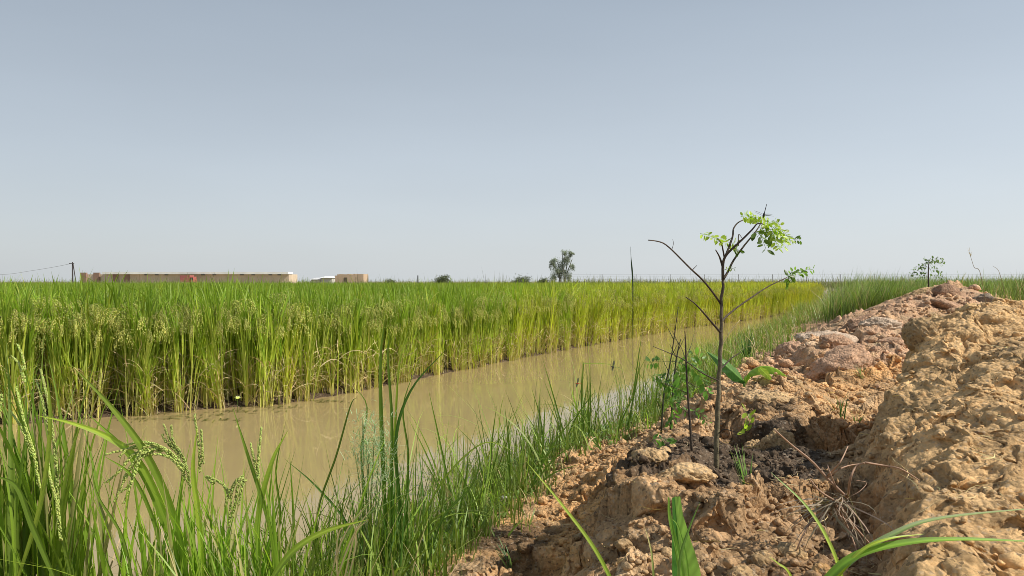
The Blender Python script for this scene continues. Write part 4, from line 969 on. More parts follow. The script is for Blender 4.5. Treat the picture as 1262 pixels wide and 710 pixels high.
def sprout(name, label, cat, px, py, Y, n, h, w, col, mat, spread=.25, bend=.5, seed=1, lean=None, top=None):
    x = P(px, py, Y)[0]; b_ = np.array([x, Y, hz(x, Y)])
    m = MB(); tuft(m, b_, n, h, spread, .006, w, col, top, bend, 7, .2, lean, True, np.random.default_rng(seed), dead=.05)
    return single(name, m, mat, label, cat, loc=b_)
sprout('grass_tuft', 'narrow striped grass tuft leaning left on the dark soil right of the young tree', 'grass tuft', 920, 606, 2.15, 12, .15, .007, G_([.14, .24, .07]), M_grass, .3, .1, 3, PI*.95, G_([.25, .36, .14]))
sprout('grass_tuft', 'small green tuft in the gully between the mounds, the taller of two', 'grass tuft', 1036, 505, 3.7, 12, .19, .006, G_([.08, .16, .04]), M_grass, .3, .7, 4)
sprout('grass_tuft', 'small green tuft in the gully between the mounds, nearer the big mound', 'grass tuft', 1056, 503, 3.7, 12, .13, .005, G_([.10, .2, .04]), M_grass, .5, .7, 5)
sprout('grass_tuft', 'pale curling sprout alone on the damp soil by the water grass', 'grass tuft', 628, 690, 2.42, 9, .13, .006, G_([.16, .24, .10]), M_grass, .6, 1.2, 6)
sprout('grass_tuft', 'dry grey-green tuft between the reddish clods', 'grass tuft', 1062, 465, 4.9, 26, .13, .005, G_([.2, .24, .12]), M_grass, .9, 1.0, 8)
sprout('grass_tuft', 'pale straw tuft below the far mound crest', 'grass tuft', 1150, 395, 7.2, 40, .2, .008, STRAW*.9, M_dry, .9, 1.0, 9)
sprout('grass_tuft', 'green tuft at the water side of the first reddish clod', 'grass tuft', 920, 440, 7.0, 60, .38, .010, G_([.07, .15, .045]), M_grass, .5, .8, 10)
# dry roots and stalks
PK = G_([.46, .30, .21]); rb = P(1032, 640, 1.62); rb[2] = hz(rb[0], 1.62)
t = thing('dry_roots', 'uprooted tuft of dry pinkish stalks and pale roots below the big mound', 'dry roots', rb)
m = MB()
for l_, r_ in (([(1045, 614), (1020, 590), (1000, 568), (975, 548), (955, 530)], .0035), ([(1030, 600), (1022, 580), (1020, 573)], .002), ([(1020, 588), (1035, 578), (1050, 573), (1070, 571)], .002), ([(1045, 612), (1048, 590), (1055, 575), (1066, 570)], .003), ([(1066, 570), (1090, 574), (1110, 578), (1133, 592)], .0025), ([(1020, 586), (1035, 570), (1045, 550)], .0022),
              ([(1030, 618), (1010, 605), (998, 590)], .0028), ([(1030, 616), (1050, 645), (1070, 668), (1090, 690)], .003), ([(1030, 622), (1045, 650), (1060, 690)], .0025), ([(1000, 640), (985, 670), (975, 700)], .002), ([(1048, 612), (1060, 605), (1068, 595), (1055, 592)], .001)):
    q = smoothline([P(a, b_, 1.6+.03*math.sin(a)) for a, b_ in l_], 12); tube(m, q, [r_, r_*.5], 5, PK, PK*1.3)
part('stalk', m, M_dry, t)
m = MB(); rg = np.random.default_rng(9); n = 60
bs = np.array([P(1030+rg.normal(0, 9), 618+rg.normal(0, 5), 1.6) for _ in range(n)])
blades(m, bs, rg.uniform(PI*.6, PI*1.8, n), rg.uniform(.06, .16, n), rg.uniform(1.2, 2.4, n), rg.uniform(.2, 1., n), .0035, 6, rg.uniform(-1, 1, n), jit(G_([.42, .34, .25]), n, .25, rg), wob=.5)
part('root_strands', m, M_dry, t)

# weed on the far mound
Yw = 10.5; wb = P(1145, 350, Yw); wb[2] = hz(wb[0], Yw)
t = thing('shrub_seedling', 'small dark branching shrub standing against the sky on the far mound', 'shrub', wb)
m = MB(); tube(m, smoothline([wb, P(1144, 338, Yw), P(1145, 322, Yw)], 8), [.012, .006], 6, BK*.6); part('stem', m, M_bark, t)
for i, l_ in enumerate([[(1145, 338), (1137, 334), (1128, 337), (1122, 338)], [(1145, 330), (1152, 326), (1160, 325), (1163, 321)], [(1145, 325), (1142, 320), (1140, 319)], [(1145, 327), (1138, 325), (1134, 330)], [(1145, 334), (1154, 332), (1160, 337)], [(1145, 322), (1151, 321), (1157, 322)], [(1145, 340), (1135, 341), (1128, 345)], [(1145, 342), (1155, 340), (1164, 344)], [(1145, 324), (1150, 319), (1158, 320)], [(1144, 330), (1134, 328), (1126, 332)]]):
    compound(t, l_, Yw, 8, .024, G_([.14, .21, .08]), 120+i, .2)
q = [P(1216, 352, 8), P(1208, 336, 8), P(1201, 330, 8), P(1198, 322, 8), P(1194, 309, 8)]; q[0][2] = hz(q[0][0], 8)
m = MB(); tube(m, smoothline(q, 16), [.0035, .0015], 5, STRAW*.45)
k = 14; rg = np.random.default_rng(3); c_ = np.array([q[-1]+(q[-2]-q[-1])*u for u in rg.random(k)]); blades(m, c_, rg.uniform(0, 6, k), .05, rg.uniform(.2, .6, k), 0, .004, 2, 0, STRAW*.8)
single('dry_stalk', m, M_dry, 'tall bent dry stalk against the sky above the big mound', 'stalk', loc=q[0])
q = [P(1243, 352, 9), P(1232, 337, 9), P(1224, 328, 9)]; q[0][2] = hz(q[0][0], 9); m = MB(); tube(m, smoothline(q, 10), [.0035, .0015], 5, STRAW*.45)
single('dry_stalk', m, M_dry, 'short slanting dry stalk right of the tall bent one', 'stalk', loc=q[0])
# tall dark reed head in the field
q = [P(780, 362, 13.5), P(779.5, 340, 13.5), P(778, 322, 13.5), P(777, 304, 13.5)]; m = MB(); q0 = q[0].copy(); q0[2] = 0
ribbon(m, [q0]+q, .028, G_([.03, .05, .03]), G_([.03, .05, .03]), 20, fold=.6, taper=[.5, .6, .8, 1, 1, .3, .1])
single('reed', m, M_grass, 'lone dark reed sticking up above the rice against the sky', 'reed', loc=q0)

# ------------------------------------------------------------------ clods
def clod_mb(r, seed, stretch=(1, 1, 1), c=(.42, .29, .17), sub=4, rough=.22):
    bm = bmesh.new(); bmesh.ops.create_icosphere(bm, subdivisions=sub, radius=1.)
    V = np.array([v.co[:] for v in bm.verts]); T = np.array([[v.index for v in f.verts] for f in bm.faces]); bm.free()
    s = seed*3.7
    rg = np.random.default_rng(seed)
    d = np.ones(len(V))
    for k in range(9):                        # broken faces
        n = rg.normal(0, 1, 3); n /= np.linalg.norm(n); h = rg.uniform(.62, .92); pr = (V*d[:, None])@n
        d = np.where(pr > h, d*(h/np.maximum(pr, 1e-6))**.85, d)
    d = d+rough*.5*fbm(V[:, 0]*1.7+s, V[:, 1]*1.7+V[:, 2]*1.3, seed, 4)+rough*.35*perlin(V[:, 0]*5+V[:, 2]*3+s, V[:, 1]*5-V[:, 2]*4, seed+3)
    if sub >= 4: d = d+.05*perlin(V[:, 0]*13+V[:, 2]*9+s, V[:, 1]*13-V[:, 2]*7, seed+4)
    W = V*d[:, None]*np.array(stretch)*r
    cc = np.asarray(c)*(1+.2*perlin(V[:, 0]*3+s, V[:, 1]*3+V[:, 2]*2, 8))[:, None]
    return W, T, np.clip(cc, .02, .8)
RD = G_([.50, .31, .195]); TN = G_([.55, .37, .19]); PP = G_([.56, .42, .30])
def clod(label, px, py, Y, rpx, stretch=(1, 1, .7), c=TN, seed=1, rot=(0, 0, 0), group=None, sink=.3, name='soil_clod'):
    x = P(px, py, Y)[0]; r = rpx/FPX*Y; z = hz(x, Y)
    W, T, C = clod_mb(r, seed, stretch, c, 5 if rpx > 16 else 4)
    R_ = np.array(Euler(rot).to_matrix()); W = W@R_.T
    h = W[:, 2].max()
    b_ = np.array([x, Y, z+h*(1-2*sink)*.5-h*.15])
    m = MB(); m.add(W+b_, None, T, C)
    return single(name, m, M_soil, label, 'clod of soil', group, loc=b_, smooth=True)
clod('large reddish boulder-like clod with a dark hollow under its left side', 1032, 455, 5.15, 36, (1.15, 1, .62), RD*1.08, 1, (0, -.5, .2))
clod('dark-ended clod nearest the water at the tip of the reddish row', 950, 430, 6.5, 17, (1.3, 1, .6), RD*.6, 2, (0, .1, 0))
clod('rounded pinkish clod second from the water in the reddish row', 980, 425, 6.3, 22, (1.1, 1, .8), RD, 3, (0, -.1, 0))
clod('flat slab clod with a whitish crust on top of the reddish row', 1018, 412, 6.6, 30, (1.4, 1.1, .5), PP, 4, (0.1, 0, .1))
clod('squarish red clod under the whitish slab', 1030, 432, 5.9, 22, (1.3, .9, .8), RD*.95, 5, (0, .1, .3))
clod('jagged dark red clod at the edge above the channel grass', 1058, 396, 7.6, 18, (1.4, 1, .7), RD*.75, 6, (0, -.4, 0))
clod('cracked pink clod in the middle of the far slope', 1085, 405, 7.0, 20, (1.3, 1, .6), PP*.95, 7)
clod('deep red block set into the far mound below its crest', 1165, 376, 8.6, 15, (1.1, 1, .9), RD*.62, 8)
clod('reddish wedge clod just under the deep red block', 1168, 390, 8.0, 15, (1.5, 1, .6), RD*.9, 9, (0, .3, 0))
clod('grey-brown lump matted with roots right of the far crest', 1212, 366, 8.6, 17, (1, 1, .9), G_([.24, .19, .14]), 10, sink=.95)
clod('large tan crest lump forming the top of the far mound', 1150, 364, 9.3, 30, (1.5, 1, .6), TN*.95, 11, sink=1.0)
clod('clod with a flat broken face left of the gully', 1105, 425, 6.2, 16, (1.5, 1, .5), RD*.95, 12)
clod('big pale rounded clod at the bottom edge beside the upright folded leaf', 876, 694, 1.42, 26, (1.2, 1, .75), TN*1.15, 13)
clod('round clod next to the bottom edge, right of the palest one', 915, 684, 1.45, 17, (1.1, 1, .9), TN, 14)
clod('egg-shaped clod at the bottom edge below the dry roots', 925, 702, 1.35, 14, (1.1, 1, .8), TN*1.05, 15)
clod('blocky brown clod in the shade of the front hollow', 938, 668, 1.55, 20, (1, 1, .9), TN*.9, 16)
clod('smooth oval clod between the front hollow and the dry roots', 975, 655, 1.6, 20, (1.2, 1, .7), TN*.85, 17)
clod('orange lump caught under the dry roots', 1018, 680, 1.45, 18, (1, 1, .9), G_([.5, .3, .13]), 18)
clod('sharp-edged clod hanging at the top of the dry roots', 1042, 610, 1.66, 13, (1, 1, .8), TN*.9, 19, sink=.1)
clod('tall tan lump on the ridge in front of the dark soil', 800, 580, 2.35, 20, (1.2, 1, .7), TN*1.05, 20)
clod('crumbly lump capping the ridge below the seedling', 845, 606, 2.1, 26, (1.4, 1, .5), TN, 21)
clod('upright block clod in the shadow under the middle mound, left one', 930, 530, 3.05, 18, (.8, 1, 1), TN*.9, 22)
clod('upright block clod in the shadow under the middle mound, right one', 960, 522, 3.0, 22, (.9, 1, 1), TN*.85, 23)
clod('long ledge of crusted soil on the middle mound crest', 965, 482, 3.5, 42, (1.3, .9, .42), TN*1.05, 24, (0, .12, 0), sink=.9)
clod('overhanging lip of the big mound beside the gully, coloured darker for its shade', 1136, 430, 2.85, 24, (.8, 1, 1), TN*.8, 25, (0, -.3, 0))  # soil colour lowered to paint the shade on the lip
clod('rough crest block on top of the big mound', 1243, 388, 3.15, 34, (1.4, 1, .5), TN, 26, (0, .15, 0), sink=1.05)
clod('slab lying on the shoulder of the big mound', 1195, 408, 2.9, 26, (1.5, 1, .4), TN*1.03, 27, (0, -.2, 0), sink=.9)
for i in range(70):
    Y = float(np.exp(RNG.uniform(math.log(1.35), math.log(9))))
    px = RNG.uniform(700 if Y < 3 else 940, 1240)
    x = P(px, 400, Y)[0]
    if x < float(xw(Y))+.35: continue
    rp = float(np.clip(RNG.lognormal(2.0, .35), 4, 15))*(1.0 if Y < 3 else .8)
    clod('loose fist-sized lump of dried soil lying on the bank slope', px, 400, Y, rp, (RNG.uniform(.9, 1.4), 1, RNG.uniform(.6, .9)), (TN if Y < 4.5 else RD)*RNG.uniform(.8, 1.15), 200+i, (RNG.uniform(-.4, .4), RNG.uniform(-.4, .4), RNG.uniform(0, 6)), 'loose soil lumps scattered on the bank', sink=.25)
# crumbs
vars_ = [clod_mb(1., 500+i, (1.1, 1, .75), (1, 1, 1), 1 if i > 3 else 2, .3) for i in range(8)]
mb = MB(); n = 26000
Y = np.exp(RNG.uniform(math.log(1.2), math.log(9), n)); px = RNG.uniform(600, 1330, n); X = (px-CX)/FPX*Y
Z, d, rd, px, k = terrain(X, Y)
dens = np.clip(.25+.9*sstep(-.3, .4, fbm(X*2.5, Y*2.5, 401, 3)), 0, 1)*(1-.8*k['mound'])*(1-.5*k['hollow'])
ok = (d > .35) & (RNG.random(n) < dens)
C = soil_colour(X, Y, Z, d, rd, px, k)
X, Y, Z, C = X[ok], Y[ok], Z[ok], C[ok]
sz = np.clip(RNG.lognormal(math.log(.006), .55, len(X)), .002, .03)*np.clip(Y/2.6, .75, 2.2)
for i in range(len(X)):
    V, T, _ = vars_[i % 8]
    a = RNG.uniform(0, 6.28); c_, s_ = math.cos(a), math.sin(a)
    W = V*sz[i]; W = np.c_[W[:, 0]*c_-W[:, 1]*s_+X[i], W[:, 0]*s_+W[:, 1]*c_+Y[i], W[:, 2]+Z[i]+sz[i]*.25]
    mb.add(W, None, T, C[i]*RNG.uniform(.85, 1.25))
single('soil_crumbs', mb, M_soil, 'fine crumbs of dry soil strewn over the bank', 'soil crumbs', kind='stuff', smooth=True)
mb = MB(); n = 420
Y = np.exp(RNG.uniform(math.log(1.4), math.log(8), n)); X = (RNG.uniform(620, 1250, n)-CX)/FPX*Y; Z, d, *_ = terrain(X, Y); ok = d > .3
X, Y, Z = X[ok], Y[ok], Z[ok]; n = len(X)
blades(mb, np.c_[X, Y, Z+.012], RNG.uniform(0, 6.28, n), RNG.uniform(.02, .09, n), RNG.uniform(1.2, 1.75, n), RNG.uniform(-.2, .4, n), RNG.uniform(.0015, .0035, n), 4, RNG.uniform(-1, 1, n), jit(STRAW*.9, n, .3), wob=.6)
single('straw_litter', mb, M_dry, 'scattered bits of straw and rootlets on the soil', 'straw litter', kind='stuff')

# floating leaf litter by the rice edge, white blossom, bleached stub
mb = MB()
for px, py, s_ in ((205, 515, .16), (240, 511, .2), (300, 507, .16), (345, 503, .12), (268, 518, .1), (170, 518, .12), (400, 495, .1)):
    Yq = FPX*CAMH/(py-347); x = (px-CX)/FPX*Yq; k = 26
    blades(mb, np.c_[x+RNG.normal(0, s_, k), Yq+RNG.normal(0, s_*.3, k), np.full(k, .004)+RNG.uniform(0, .004, k)], RNG.uniform(0, 6.28, k), RNG.uniform(.02, .09, k), 1.55, 0, RNG.uniform(.006, .014, k), 3, 0, jit(G_([.17, .18, .05]), k, .3), prof='leaf')
k = 420; Yq = np.exp(RNG.uniform(math.log(2.4), math.log(16), k)); e_ = RNG.random(k) < .6; rx = np.interp(Yq, RE[:, 1], RE[:, 0]); xq = np.where(e_, xw(Yq)-np.abs(RNG.normal(0, .35, k))-.02, rx+np.abs(RNG.normal(0, .5, k))+.05)
xq = np.where(xq > xw(Yq)-.03, xw(Yq)-.1, xq)
blades(mb, np.c_[xq, Yq, np.full(k, .004)], RNG.uniform(0, 6.28, k), RNG.uniform(.006, .035, k), 1.55, 0, RNG.uniform(.003, .008, k), 2, 0, jit(G_([.35, .30, .14]), k, .5), prof='leaf')
single('floating_litter', mb, M_grass, 'thin leaf scraps and straw bits floating along the edges of the channel', 'leaf litter', kind='stuff')
fb = P(293, 492, 5.95)
t = thing('white_flower', 'small white blossom low among the rice stems on the left', 'flower', (fb[0], fb[1], 0)); m = MB(); tube(m, [(fb[0], fb[1], -.02), fb], .002, 5, FG); part('stem', m, M_grass, t)
m = MB(); k = 14; blades(m, np.tile(fb, (k, 1)), np.arange(k)*2.4, .032, np.where(np.arange(k) < 7, .9, .4), .5, .02, 4, 0, (.75, .74, .62), prof='leaf'); part('petals', m, M_leaf, t)
xb = P(621, 620, 3.15)[0]; sbz = hz(xb, 3.15); top = np.array([xb, 3.15, sbz+.055])
t = thing('mushroom', 'small pale mushroom-like stub among the weeds at the water edge', 'mushroom', (xb, 3.15, sbz)); m = MB(); tube(m, [(xb, 3.15, sbz-.01), top], [.009, .007], 8, (.40, .33, .2)); part('stalk', m, M_dry, t, True)
m = MB(); W, T, C = clod_mb(.017, 77, (1, 1, .55), (.72, .68, .58), 3, .08); m.add(W+top, None, T, C); part('cap', m, M_dry, t, True)

# ------------------------------------------------------------------ distance
def X_(px, Y): return (px-CX)/FPX*Y
def Z_(py, Y): return CAMH+(347-py)/FPX*Y
YB = 150.
x0, x1 = X_(98, YB), X_(356, YB); xr = X_(128, YB); xm = X_(172, YB)
t = thing('long_shed', 'long low brown shed with a white roof edge beyond the rice', 'shed', ((x0+x1)/2, YB, .1))
BRW = G_([.58, .46, .33])
m = MB(); box(m, (xm, YB, .0), (x1, YB+6, Z_(338, YB)), BRW); box(m, (x0, YB+.6, 0), (xm-.02, YB+12, Z_(338, YB)), G_([.62, .52, .40])); part('wall', m, M_far, t)
m = MB(); box(m, (xr, YB-.7, Z_(338.0, YB)), (x1+.1, YB+2.5, Z_(335.2, YB)), G_([.85, .83, .78])); part('roof', m, M_far, t)
for i, (a, b_) in enumerate(((99, 106), (115, 122), (139, 144), (153, 160))):
    m = MB(); box(m, (X_(a, YB), YB, 0), (X_(b_, YB), YB+.55, Z_(336 if i < 2 else 338, YB)), G_([.30, .19, .14])); part('pillar', m, M_far, t)
m = MB(); box(m, (X_(160.5, YB), YB-.1, 0), (X_(172, YB), YB+.5, Z_(338, YB)), G_([.55, .42, .30])); part('pillar', m, M_far, t)
for a in (178, 191, 203, 248, 262, 296, 310, 331, 342):
    m = MB(); box(m, (X_(a, YB), YB-.05, Z_(339.3, YB)), (X_(a+4.5, YB), YB-.005, Z_(338.2, YB)), G_([.06, .06, .06])); part('vent', m, M_far, t)
m = MB(); box(m, (X_(222, 146), 146, .1), (X_(234, 146), 148, Z_(339.4, 146)), G_([.40, .14, .12])); box(m, (X_(234.2, 146), 146.2, .1), (X_(237.5, 146), 147.8, Z_(341, 146)), G_([.40, .12, .10]))
t = thing('red_truck', 'red truck parked against the long shed', 'truck', (X_(228, 146), 146, .1)); part('body', m, M_metal, t)
m = MB(); box(m, (X_(234.4, 146), 146.19-.03, 1.3), (X_(237.2, 146), 146.19, 1.75), G_([.05, .06, .07])); part('window', m, M_metal, t)
for a in (223.5, 231, 236):
    m = MB(); c = np.array([X_(a, 146), 145.95, .45]); tube(m, [c, c+np.array([0, .3, 0])], .4, 14, (.02, .02, .02)); part('wheel', m, M_far, t)
YC = 120.
t = thing('mud_brick_building', 'small tan mud-brick building with a crumbling top right of the white sheds', 'building', (X_(431, YC), YC, .1))
m = MB(); xs = np.linspace(X_(413, YC), X_(448, YC), 15); rg = np.random.default_rng(4)
for a, b_ in zip(xs[:-1], xs[1:]): box(m, (a, YC, 0), (b_-.004, YC+4, Z_(337.4+rg.uniform(0, .8)+(1.5 if a < xs[1] else 0), YC)), G_([.52, .38, .26])*rg.uniform(.9, 1.08))
part('wall', m, M_far, t)
m = MB(); box(m, (X_(424, YC), YC-.04, .3), (X_(428, YC), YC-.005, 1.7), G_([.12, .09, .07])); part('door', m, M_far, t)
for lb, a, b_, y0, c in (('low white-roofed shed nearest the long brown one', 383, 394, 342.2, .62), ('white gabled shed touching the mud-brick building', 395, 409, 340.2, .72)):
    t = thing('white_shed', lb, 'shed', (X_((a+b_)/2, 130), 130, .1)); m = MB(); box(m, (X_(a, 130), 130, 0), (X_(b_, 130), 134, Z_(y0+2.4, 130)), G_([.5, .47, .42])); part('wall', m, M_far, t)
    m = MB(); xa, xb = X_(a, 130)-.2, X_(b_, 130)+.2; zb = Z_(y0+2.3, 130); zt = Z_(y0, 130)
    m.add([(xa, 129.6, zb), (xb, 129.6, zb), (xb, 134.4, zb), (xa, 134.4, zb), (xa+.6, 132, zt), (xb-.6, 132, zt)], [(0, 1, 5, 4), (2, 3, 4, 5)], [(1, 2, 5), (3, 0, 4)], G_([c, c, c])); part('roof', m, M_far, t)
# utility poles and wire
YP = 170.; t = thing('utility_pole', 'wooden power pole with a slanting brace left of the long shed', 'utility pole', (X_(89.5, YP), YP, .1))
m = MB(); xp = X_(89.5, YP); zt = Z_(323, YP); tube(m, [(xp, YP, 0), (xp, YP, zt)], [.17, .13], 8, G_([.07, .06, .06])); part('post', m, M_far, t)
m = MB(); tube(m, [(xp+.9, YP, 0), (xp+.12, YP, zt-.3)], .1, 6, G_([.08, .07, .07])); part('brace', m, M_far, t)
m = MB(); tube(m, [(xp-.7, YP-.2, zt-.35), (xp+.5, YP-.2, zt-.35)], .07, 6, G_([.08, .07, .07])); part('crossarm', m, M_far, t)
m = MB(); q = [P(89.5, 324.5, YP), P(70, 328.5, YP+5), P(40, 333.5, YP+12), P(0, 338.5, YP+20), P(-60, 336, YP+30)]; tube(m, smoothline(q, 24), .03, 4, G_([.3, .3, .3]), cap=False)
single('power_line', m, M_far, 'thin cable sagging left from the power pole', 'cable', loc=q[0])
m = MB(); tube(m, [(X_(515, 110), 110, 0), (X_(515, 110), 110, Z_(339.5, 110))], [.1, .08], 6, G_([.07, .07, .07])); single('field_post', m, M_far, 'single dark post on the horizon left of the round bush', 'post', loc=(X_(515, 110), 110, 0))

def leafball(mb, c, rx, rz, n, s, col, rg, shell=.55, clumps=12):
    cc = rg.normal(0, 1, (clumps, 3)); cc /= np.linalg.norm(cc, axis=1)[:, None]; cc *= rg.uniform(.2, .85, (clumps, 1))
    ids = rg.integers(0, clumps, n)
    p = cc[ids]+rg.normal(0, .2, (n, 3)); p = p*np.array([rx, rx, rz])+c
    q = p[p[:, 2] > .05]; k = len(q)
    cl = (.65+.7*rg.random(clumps))[ids][p[:, 2] > .05][:, None]
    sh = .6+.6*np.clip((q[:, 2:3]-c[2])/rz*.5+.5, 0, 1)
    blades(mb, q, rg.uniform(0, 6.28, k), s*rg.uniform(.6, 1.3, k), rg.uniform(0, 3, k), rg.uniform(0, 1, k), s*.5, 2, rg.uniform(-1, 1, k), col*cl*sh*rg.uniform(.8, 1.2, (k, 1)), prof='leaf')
# eucalyptus, distance haze paled into its crown colour
YT = 115.; xt = X_(692, YT); rg = np.random.default_rng(31)
t = thing('tree', 'lone tall grey-green tree on the horizon behind the rice', 'tree', (xt, YT, .15))
m = MB()
tops = [(-1.35, 0, 4.3), (-.6, .3, 4.2), (.5, -.3, 5.1), (1.2, .2, 5.3), (1.7, 0, 4.6), (.2, .4, 5.6)]
tube(m, [(xt-.3, YT, 0), (xt-.2, YT, 1.4)], [.28, .22], 8, G_([.22, .2, .18]))
tube(m, [(xt+.7, YT, 0), (xt+.5, YT, 1.6)], [.22, .18], 8, G_([.22, .2, .18])); part('trunk', m, M_far, t)
m = MB()
for a, b_, c in tops: tube(m, smoothline([(xt+(-.2 if a < .3 else .5), YT, 1.3), (xt+a*.6, YT+b_, 2.8), (xt+a, YT+b_, c)], 8), [.13, .04], 5, G_([.2, .19, .17]))
part('limbs', m, M_far, t)
m = MB(); GC_ = G_([.30, .33, .28])
for (dx, z, rx, rz, n) in ((-1.2, 4.1, .75, .8, 1300), (-.9, 2.9, 1.1, 1.1, 1700), (-1.25, 1.6, .75, 1.2, 1300), (.3, 2.2, 1.2, 1.4, 2000), (.9, 4.4, .85, 1.1, 1500), (.1, 3.7, .9, 1.1, 1200), (1.35, 5.3, .6, .7, 800), (.5, 5.5, .6, .65, 700), (1.6, 3.2, .6, 1.0, 800), (1.2, 1.7, .75, 1.1, 1100), (1.75, 5.4, .35, .35, 250), (-1.75, 3.6, .3, .8, 300)):
    leafball(m, np.array([xt+dx, YT, z]), rx*.95, rz*.9, int(n*.9), .13, GC_, rg, clumps=16)
part('crown', m, M_farleaf, t)
# bushes, haze greyed into their greens
for lb, px, Y, wpx, top, c in (('round grey-green bush alone on the horizon', 547, 100, 13, 338.3, G_([.12, .14, .08])), ('ragged low bush with a pale stalk left of the tall tree', 644, 100, 14, 339.5, G_([.13, .15, .09])), ('faint low bush right of the mud-brick building', 481, 120, 7, 342.5, G_([.13, .15, .10])), ('small bush at the foot of the tall tree', 668, 105, 9, 342, G_([.14, .16, .10]))):
    xc = X_(px, Y); h = Z_(top, Y); t = thing('bush', lb, 'bush', (xc, Y, .15)); m = MB()
    for a in range(5): tube(m, [(xc, Y, 0), (xc+(a-2)*.35, Y+.1*a, h*.7)], [.06, .02], 5, G_([.15, .13, .1]))
    part('stems', m, M_far, t); m = MB(); rg = np.random.default_rng(int(px)); w_ = wpx/FPX*Y
    leafball(m, np.array([xc, Y, h*.45]), w_, h*.55, 2400, .16, c, rg, clumps=22); part('foliage', m, M_farleaf, t)
mb = MB(); n = 16000
px = RNG.uniform(-60, 1330, n); Y = RNG.uniform(86, 135, n); X = X_(px, Y); hh = np.clip(.75+.55*fbm(X*.12, Y*.3, 501, 3), .15, 1.5)+np.where(px > 700, .25, 0)
cc = jit(G_([.20, .20, .10]), n, .3)
blades(mb, np.c_[X, Y, np.full(n, .05)], RNG.uniform(0, 6.28, n), hh*RNG.uniform(.6, 1.25, n)+.3, RNG.uniform(0, .3, n), RNG.uniform(0, .7, n), RNG.uniform(.03, .09, n), 3, RNG.uniform(-1, 1, n), cc, cc*1.1)
single('distant_scrub', mb, M_farleaf, 'dry grey-green grass and scrub along the horizon beyond the rice', 'scrub', kind='stuff')
# reed tips at the far side of the rice
mb = MB(); n = 900
px = np.concatenate([RNG.uniform(700, 1040, 700), RNG.uniform(430, 700, 200)]); Y = RNG.uniform(60, 84, n); X = X_(px, Y)
blades(mb, np.c_[X, Y, np.full(n, .3)], RNG.uniform(0, 6.28, n), RNG.uniform(.7, 1.9, n)*np.clip(.8+.6*perlin(X*.25, Y*0, 9), .3, 1.3), RNG.uniform(0, .25, n), RNG.uniform(0, .6, n), .035, 4, 0, jit(G_([.17, .18, .09]), n, .3))
single('field_edge_reeds', mb, M_farleaf, 'thin grassy reeds fringing the far side of the rice field', 'reeds', kind='stuff')
# wire fence
YF = 95.; t = thing('wire_fence', 'thin wire fence on slim posts along the right horizon', 'fence', (X_(980, YF), YF, .2))
for a in range(700, 1300, 42):
    m = MB(); tube(m, [(X_(a, YF), YF, .1), (X_(a, YF), YF, 1.98)], .035, 5, G_([.22, .21, .2])); part('post', m, M_far, t)
for z in (.9, 1.3, 1.65, 1.93):
    m = MB(); tube(m, [(X_(690, YF), YF-.05, z), (X_(1000, YF), YF-.05, z-.01), (X_(1320, YF), YF-.05, z)], .012, 3, G_([.3, .3, .3])); part('wire', m, M_far, t)

# ------------------------------------------------------------------ light, sky, camera
EL, AZ = math.radians(43), math.radians(104)
w = bpy.data.worlds.new('World'); SC.world = w; w.use_nodes = True; nt = w.node_tree; nt.nodes.clear()
out = nt.nodes.new('ShaderNodeOutputWorld'); bg = nt.nodes.new('ShaderNodeBackground')
sky = nt.nodes.new('ShaderNodeTexSky'); sky.sky_type = 'NISHITA'; sky.sun_disc = False
sky.sun_elevation = EL; sky.sun_rotation = AZ; sky.altitude = 50; sky.air_density = 1.0; sky.dust_density = 1.5; sky.ozone_density = 1.0
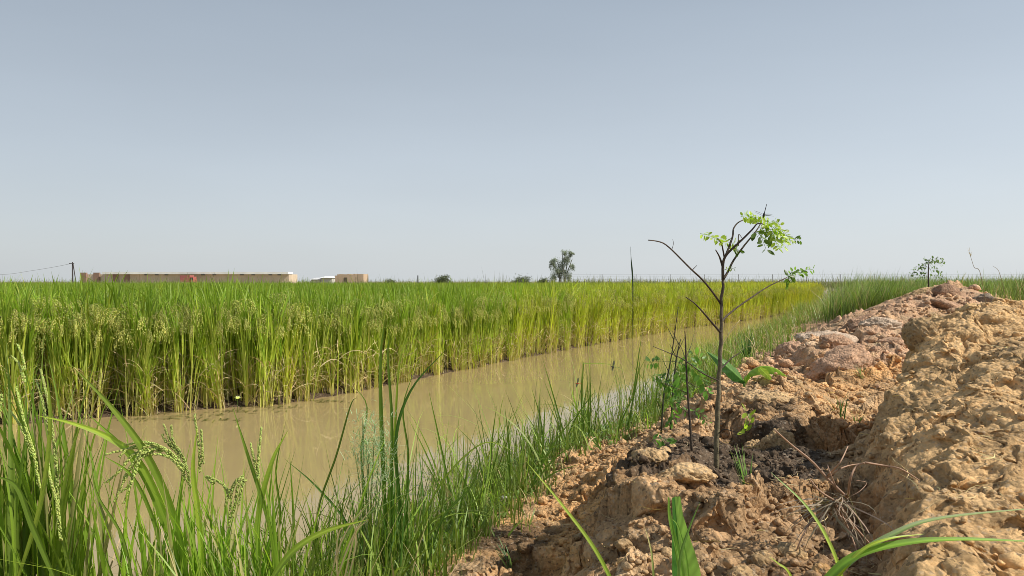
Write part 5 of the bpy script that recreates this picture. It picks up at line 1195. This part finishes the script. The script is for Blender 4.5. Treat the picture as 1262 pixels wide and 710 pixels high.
# dusty haze thickening towards the horizon, brighter on the sun's side
tc = nt.nodes.new('ShaderNodeTexCoord'); sx = nt.nodes.new('ShaderNodeSeparateXYZ'); nt.links.new(tc.outputs['Generated'], sx.inputs[0])
rp = nt.nodes.new('ShaderNodeValToRGB'); nt.links.new(sx.outputs['Z'], rp.inputs[0])
el = rp.color_ramp.elements; el[0].position = 0; el[0].color = (6.8, 7.2, 7.5, 1); el[1].position = .42; el[1].color = (3.5, 4.15, 4.9, 1)
e = el.new(.16); e.color = (5.75, 6.35, 6.95, 1); e = el.new(.9); e.color = (2.5, 3.1, 4.0, 1)
mr = nt.nodes.new('ShaderNodeMapRange'); mr.inputs[1].default_value = -.7; mr.inputs[2].default_value = .8; mr.inputs[3].default_value = .88; mr.inputs[4].default_value = 1.12
nt.links.new(sx.outputs['X'], mr.inputs[0])
nz = nt.nodes.new('ShaderNodeTexNoise'); mpp = nt.nodes.new('ShaderNodeMapping'); mpp.inputs['Scale'].default_value = (1.2, 1.2, 5); nt.links.new(tc.outputs['Generated'], mpp.inputs[0]); nt.links.new(mpp.outputs[0], nz.inputs['Vector']); nz.inputs['Scale'].default_value = 1.6; nz.inputs['Detail'].default_value = 5
nr_ = nt.nodes.new('ShaderNodeMapRange'); nr_.inputs[1].default_value = .3; nr_.inputs[2].default_value = .7; nr_.inputs[3].default_value = -.02; nr_.inputs[4].default_value = .035; nt.links.new(nz.outputs['Fac'], nr_.inputs[0])
add_ = nt.nodes.new('ShaderNodeMath'); nt.links.new(mr.outputs[0], add_.inputs[0]); nt.links.new(nr_.outputs[0], add_.inputs[1])
vs = nt.nodes.new('ShaderNodeVectorMath'); vs.operation = 'SCALE'; nt.links.new(rp.outputs[0], vs.inputs[0]); nt.links.new(add_.outputs[0], vs.inputs['Scale'])
mx = nt.nodes.new('ShaderNodeMix'); mx.data_type = 'RGBA'; mx.inputs[0].default_value = .8
nt.links.new(sky.outputs[0], mx.inputs[6]); nt.links.new(vs.outputs[0], mx.inputs[7]); nt.links.new(mx.outputs[2], bg.inputs[0])
bg.inputs[1].default_value = .107; nt.links.new(bg.outputs[0], out.inputs[0])
ld = bpy.data.lights.new('sun', 'SUN'); ld.energy = 5.0; ld.angle = math.radians(.55); ld.color = (1, .94, .84)
so = bpy.data.objects.new('sun', ld); COL.objects.link(so)
s_ = Vector((math.cos(EL)*math.sin(AZ), math.cos(EL)*math.cos(AZ), math.sin(EL)))
so.rotation_euler = s_.to_track_quat('Z', 'Y').to_euler()
cd = bpy.data.cameras.new('camera'); cd.lens = 36*911/1262; cd.sensor_width = 36; cd.clip_end = 9000; cd.clip_start = .02
co = bpy.data.objects.new('camera', cd); COL.objects.link(co); co.location = (0, 0, CAMH); co.rotation_euler = (PI/2-PITCH, 0, 0)
SC.camera = co
SC.view_settings.view_transform = 'Standard'; SC.view_settings.look = 'None'; SC.view_settings.exposure = 0
SC.cycles.filter_width = .85
SC.cycles.max_bounces = 6; SC.cycles.transparent_max_bounces = 8
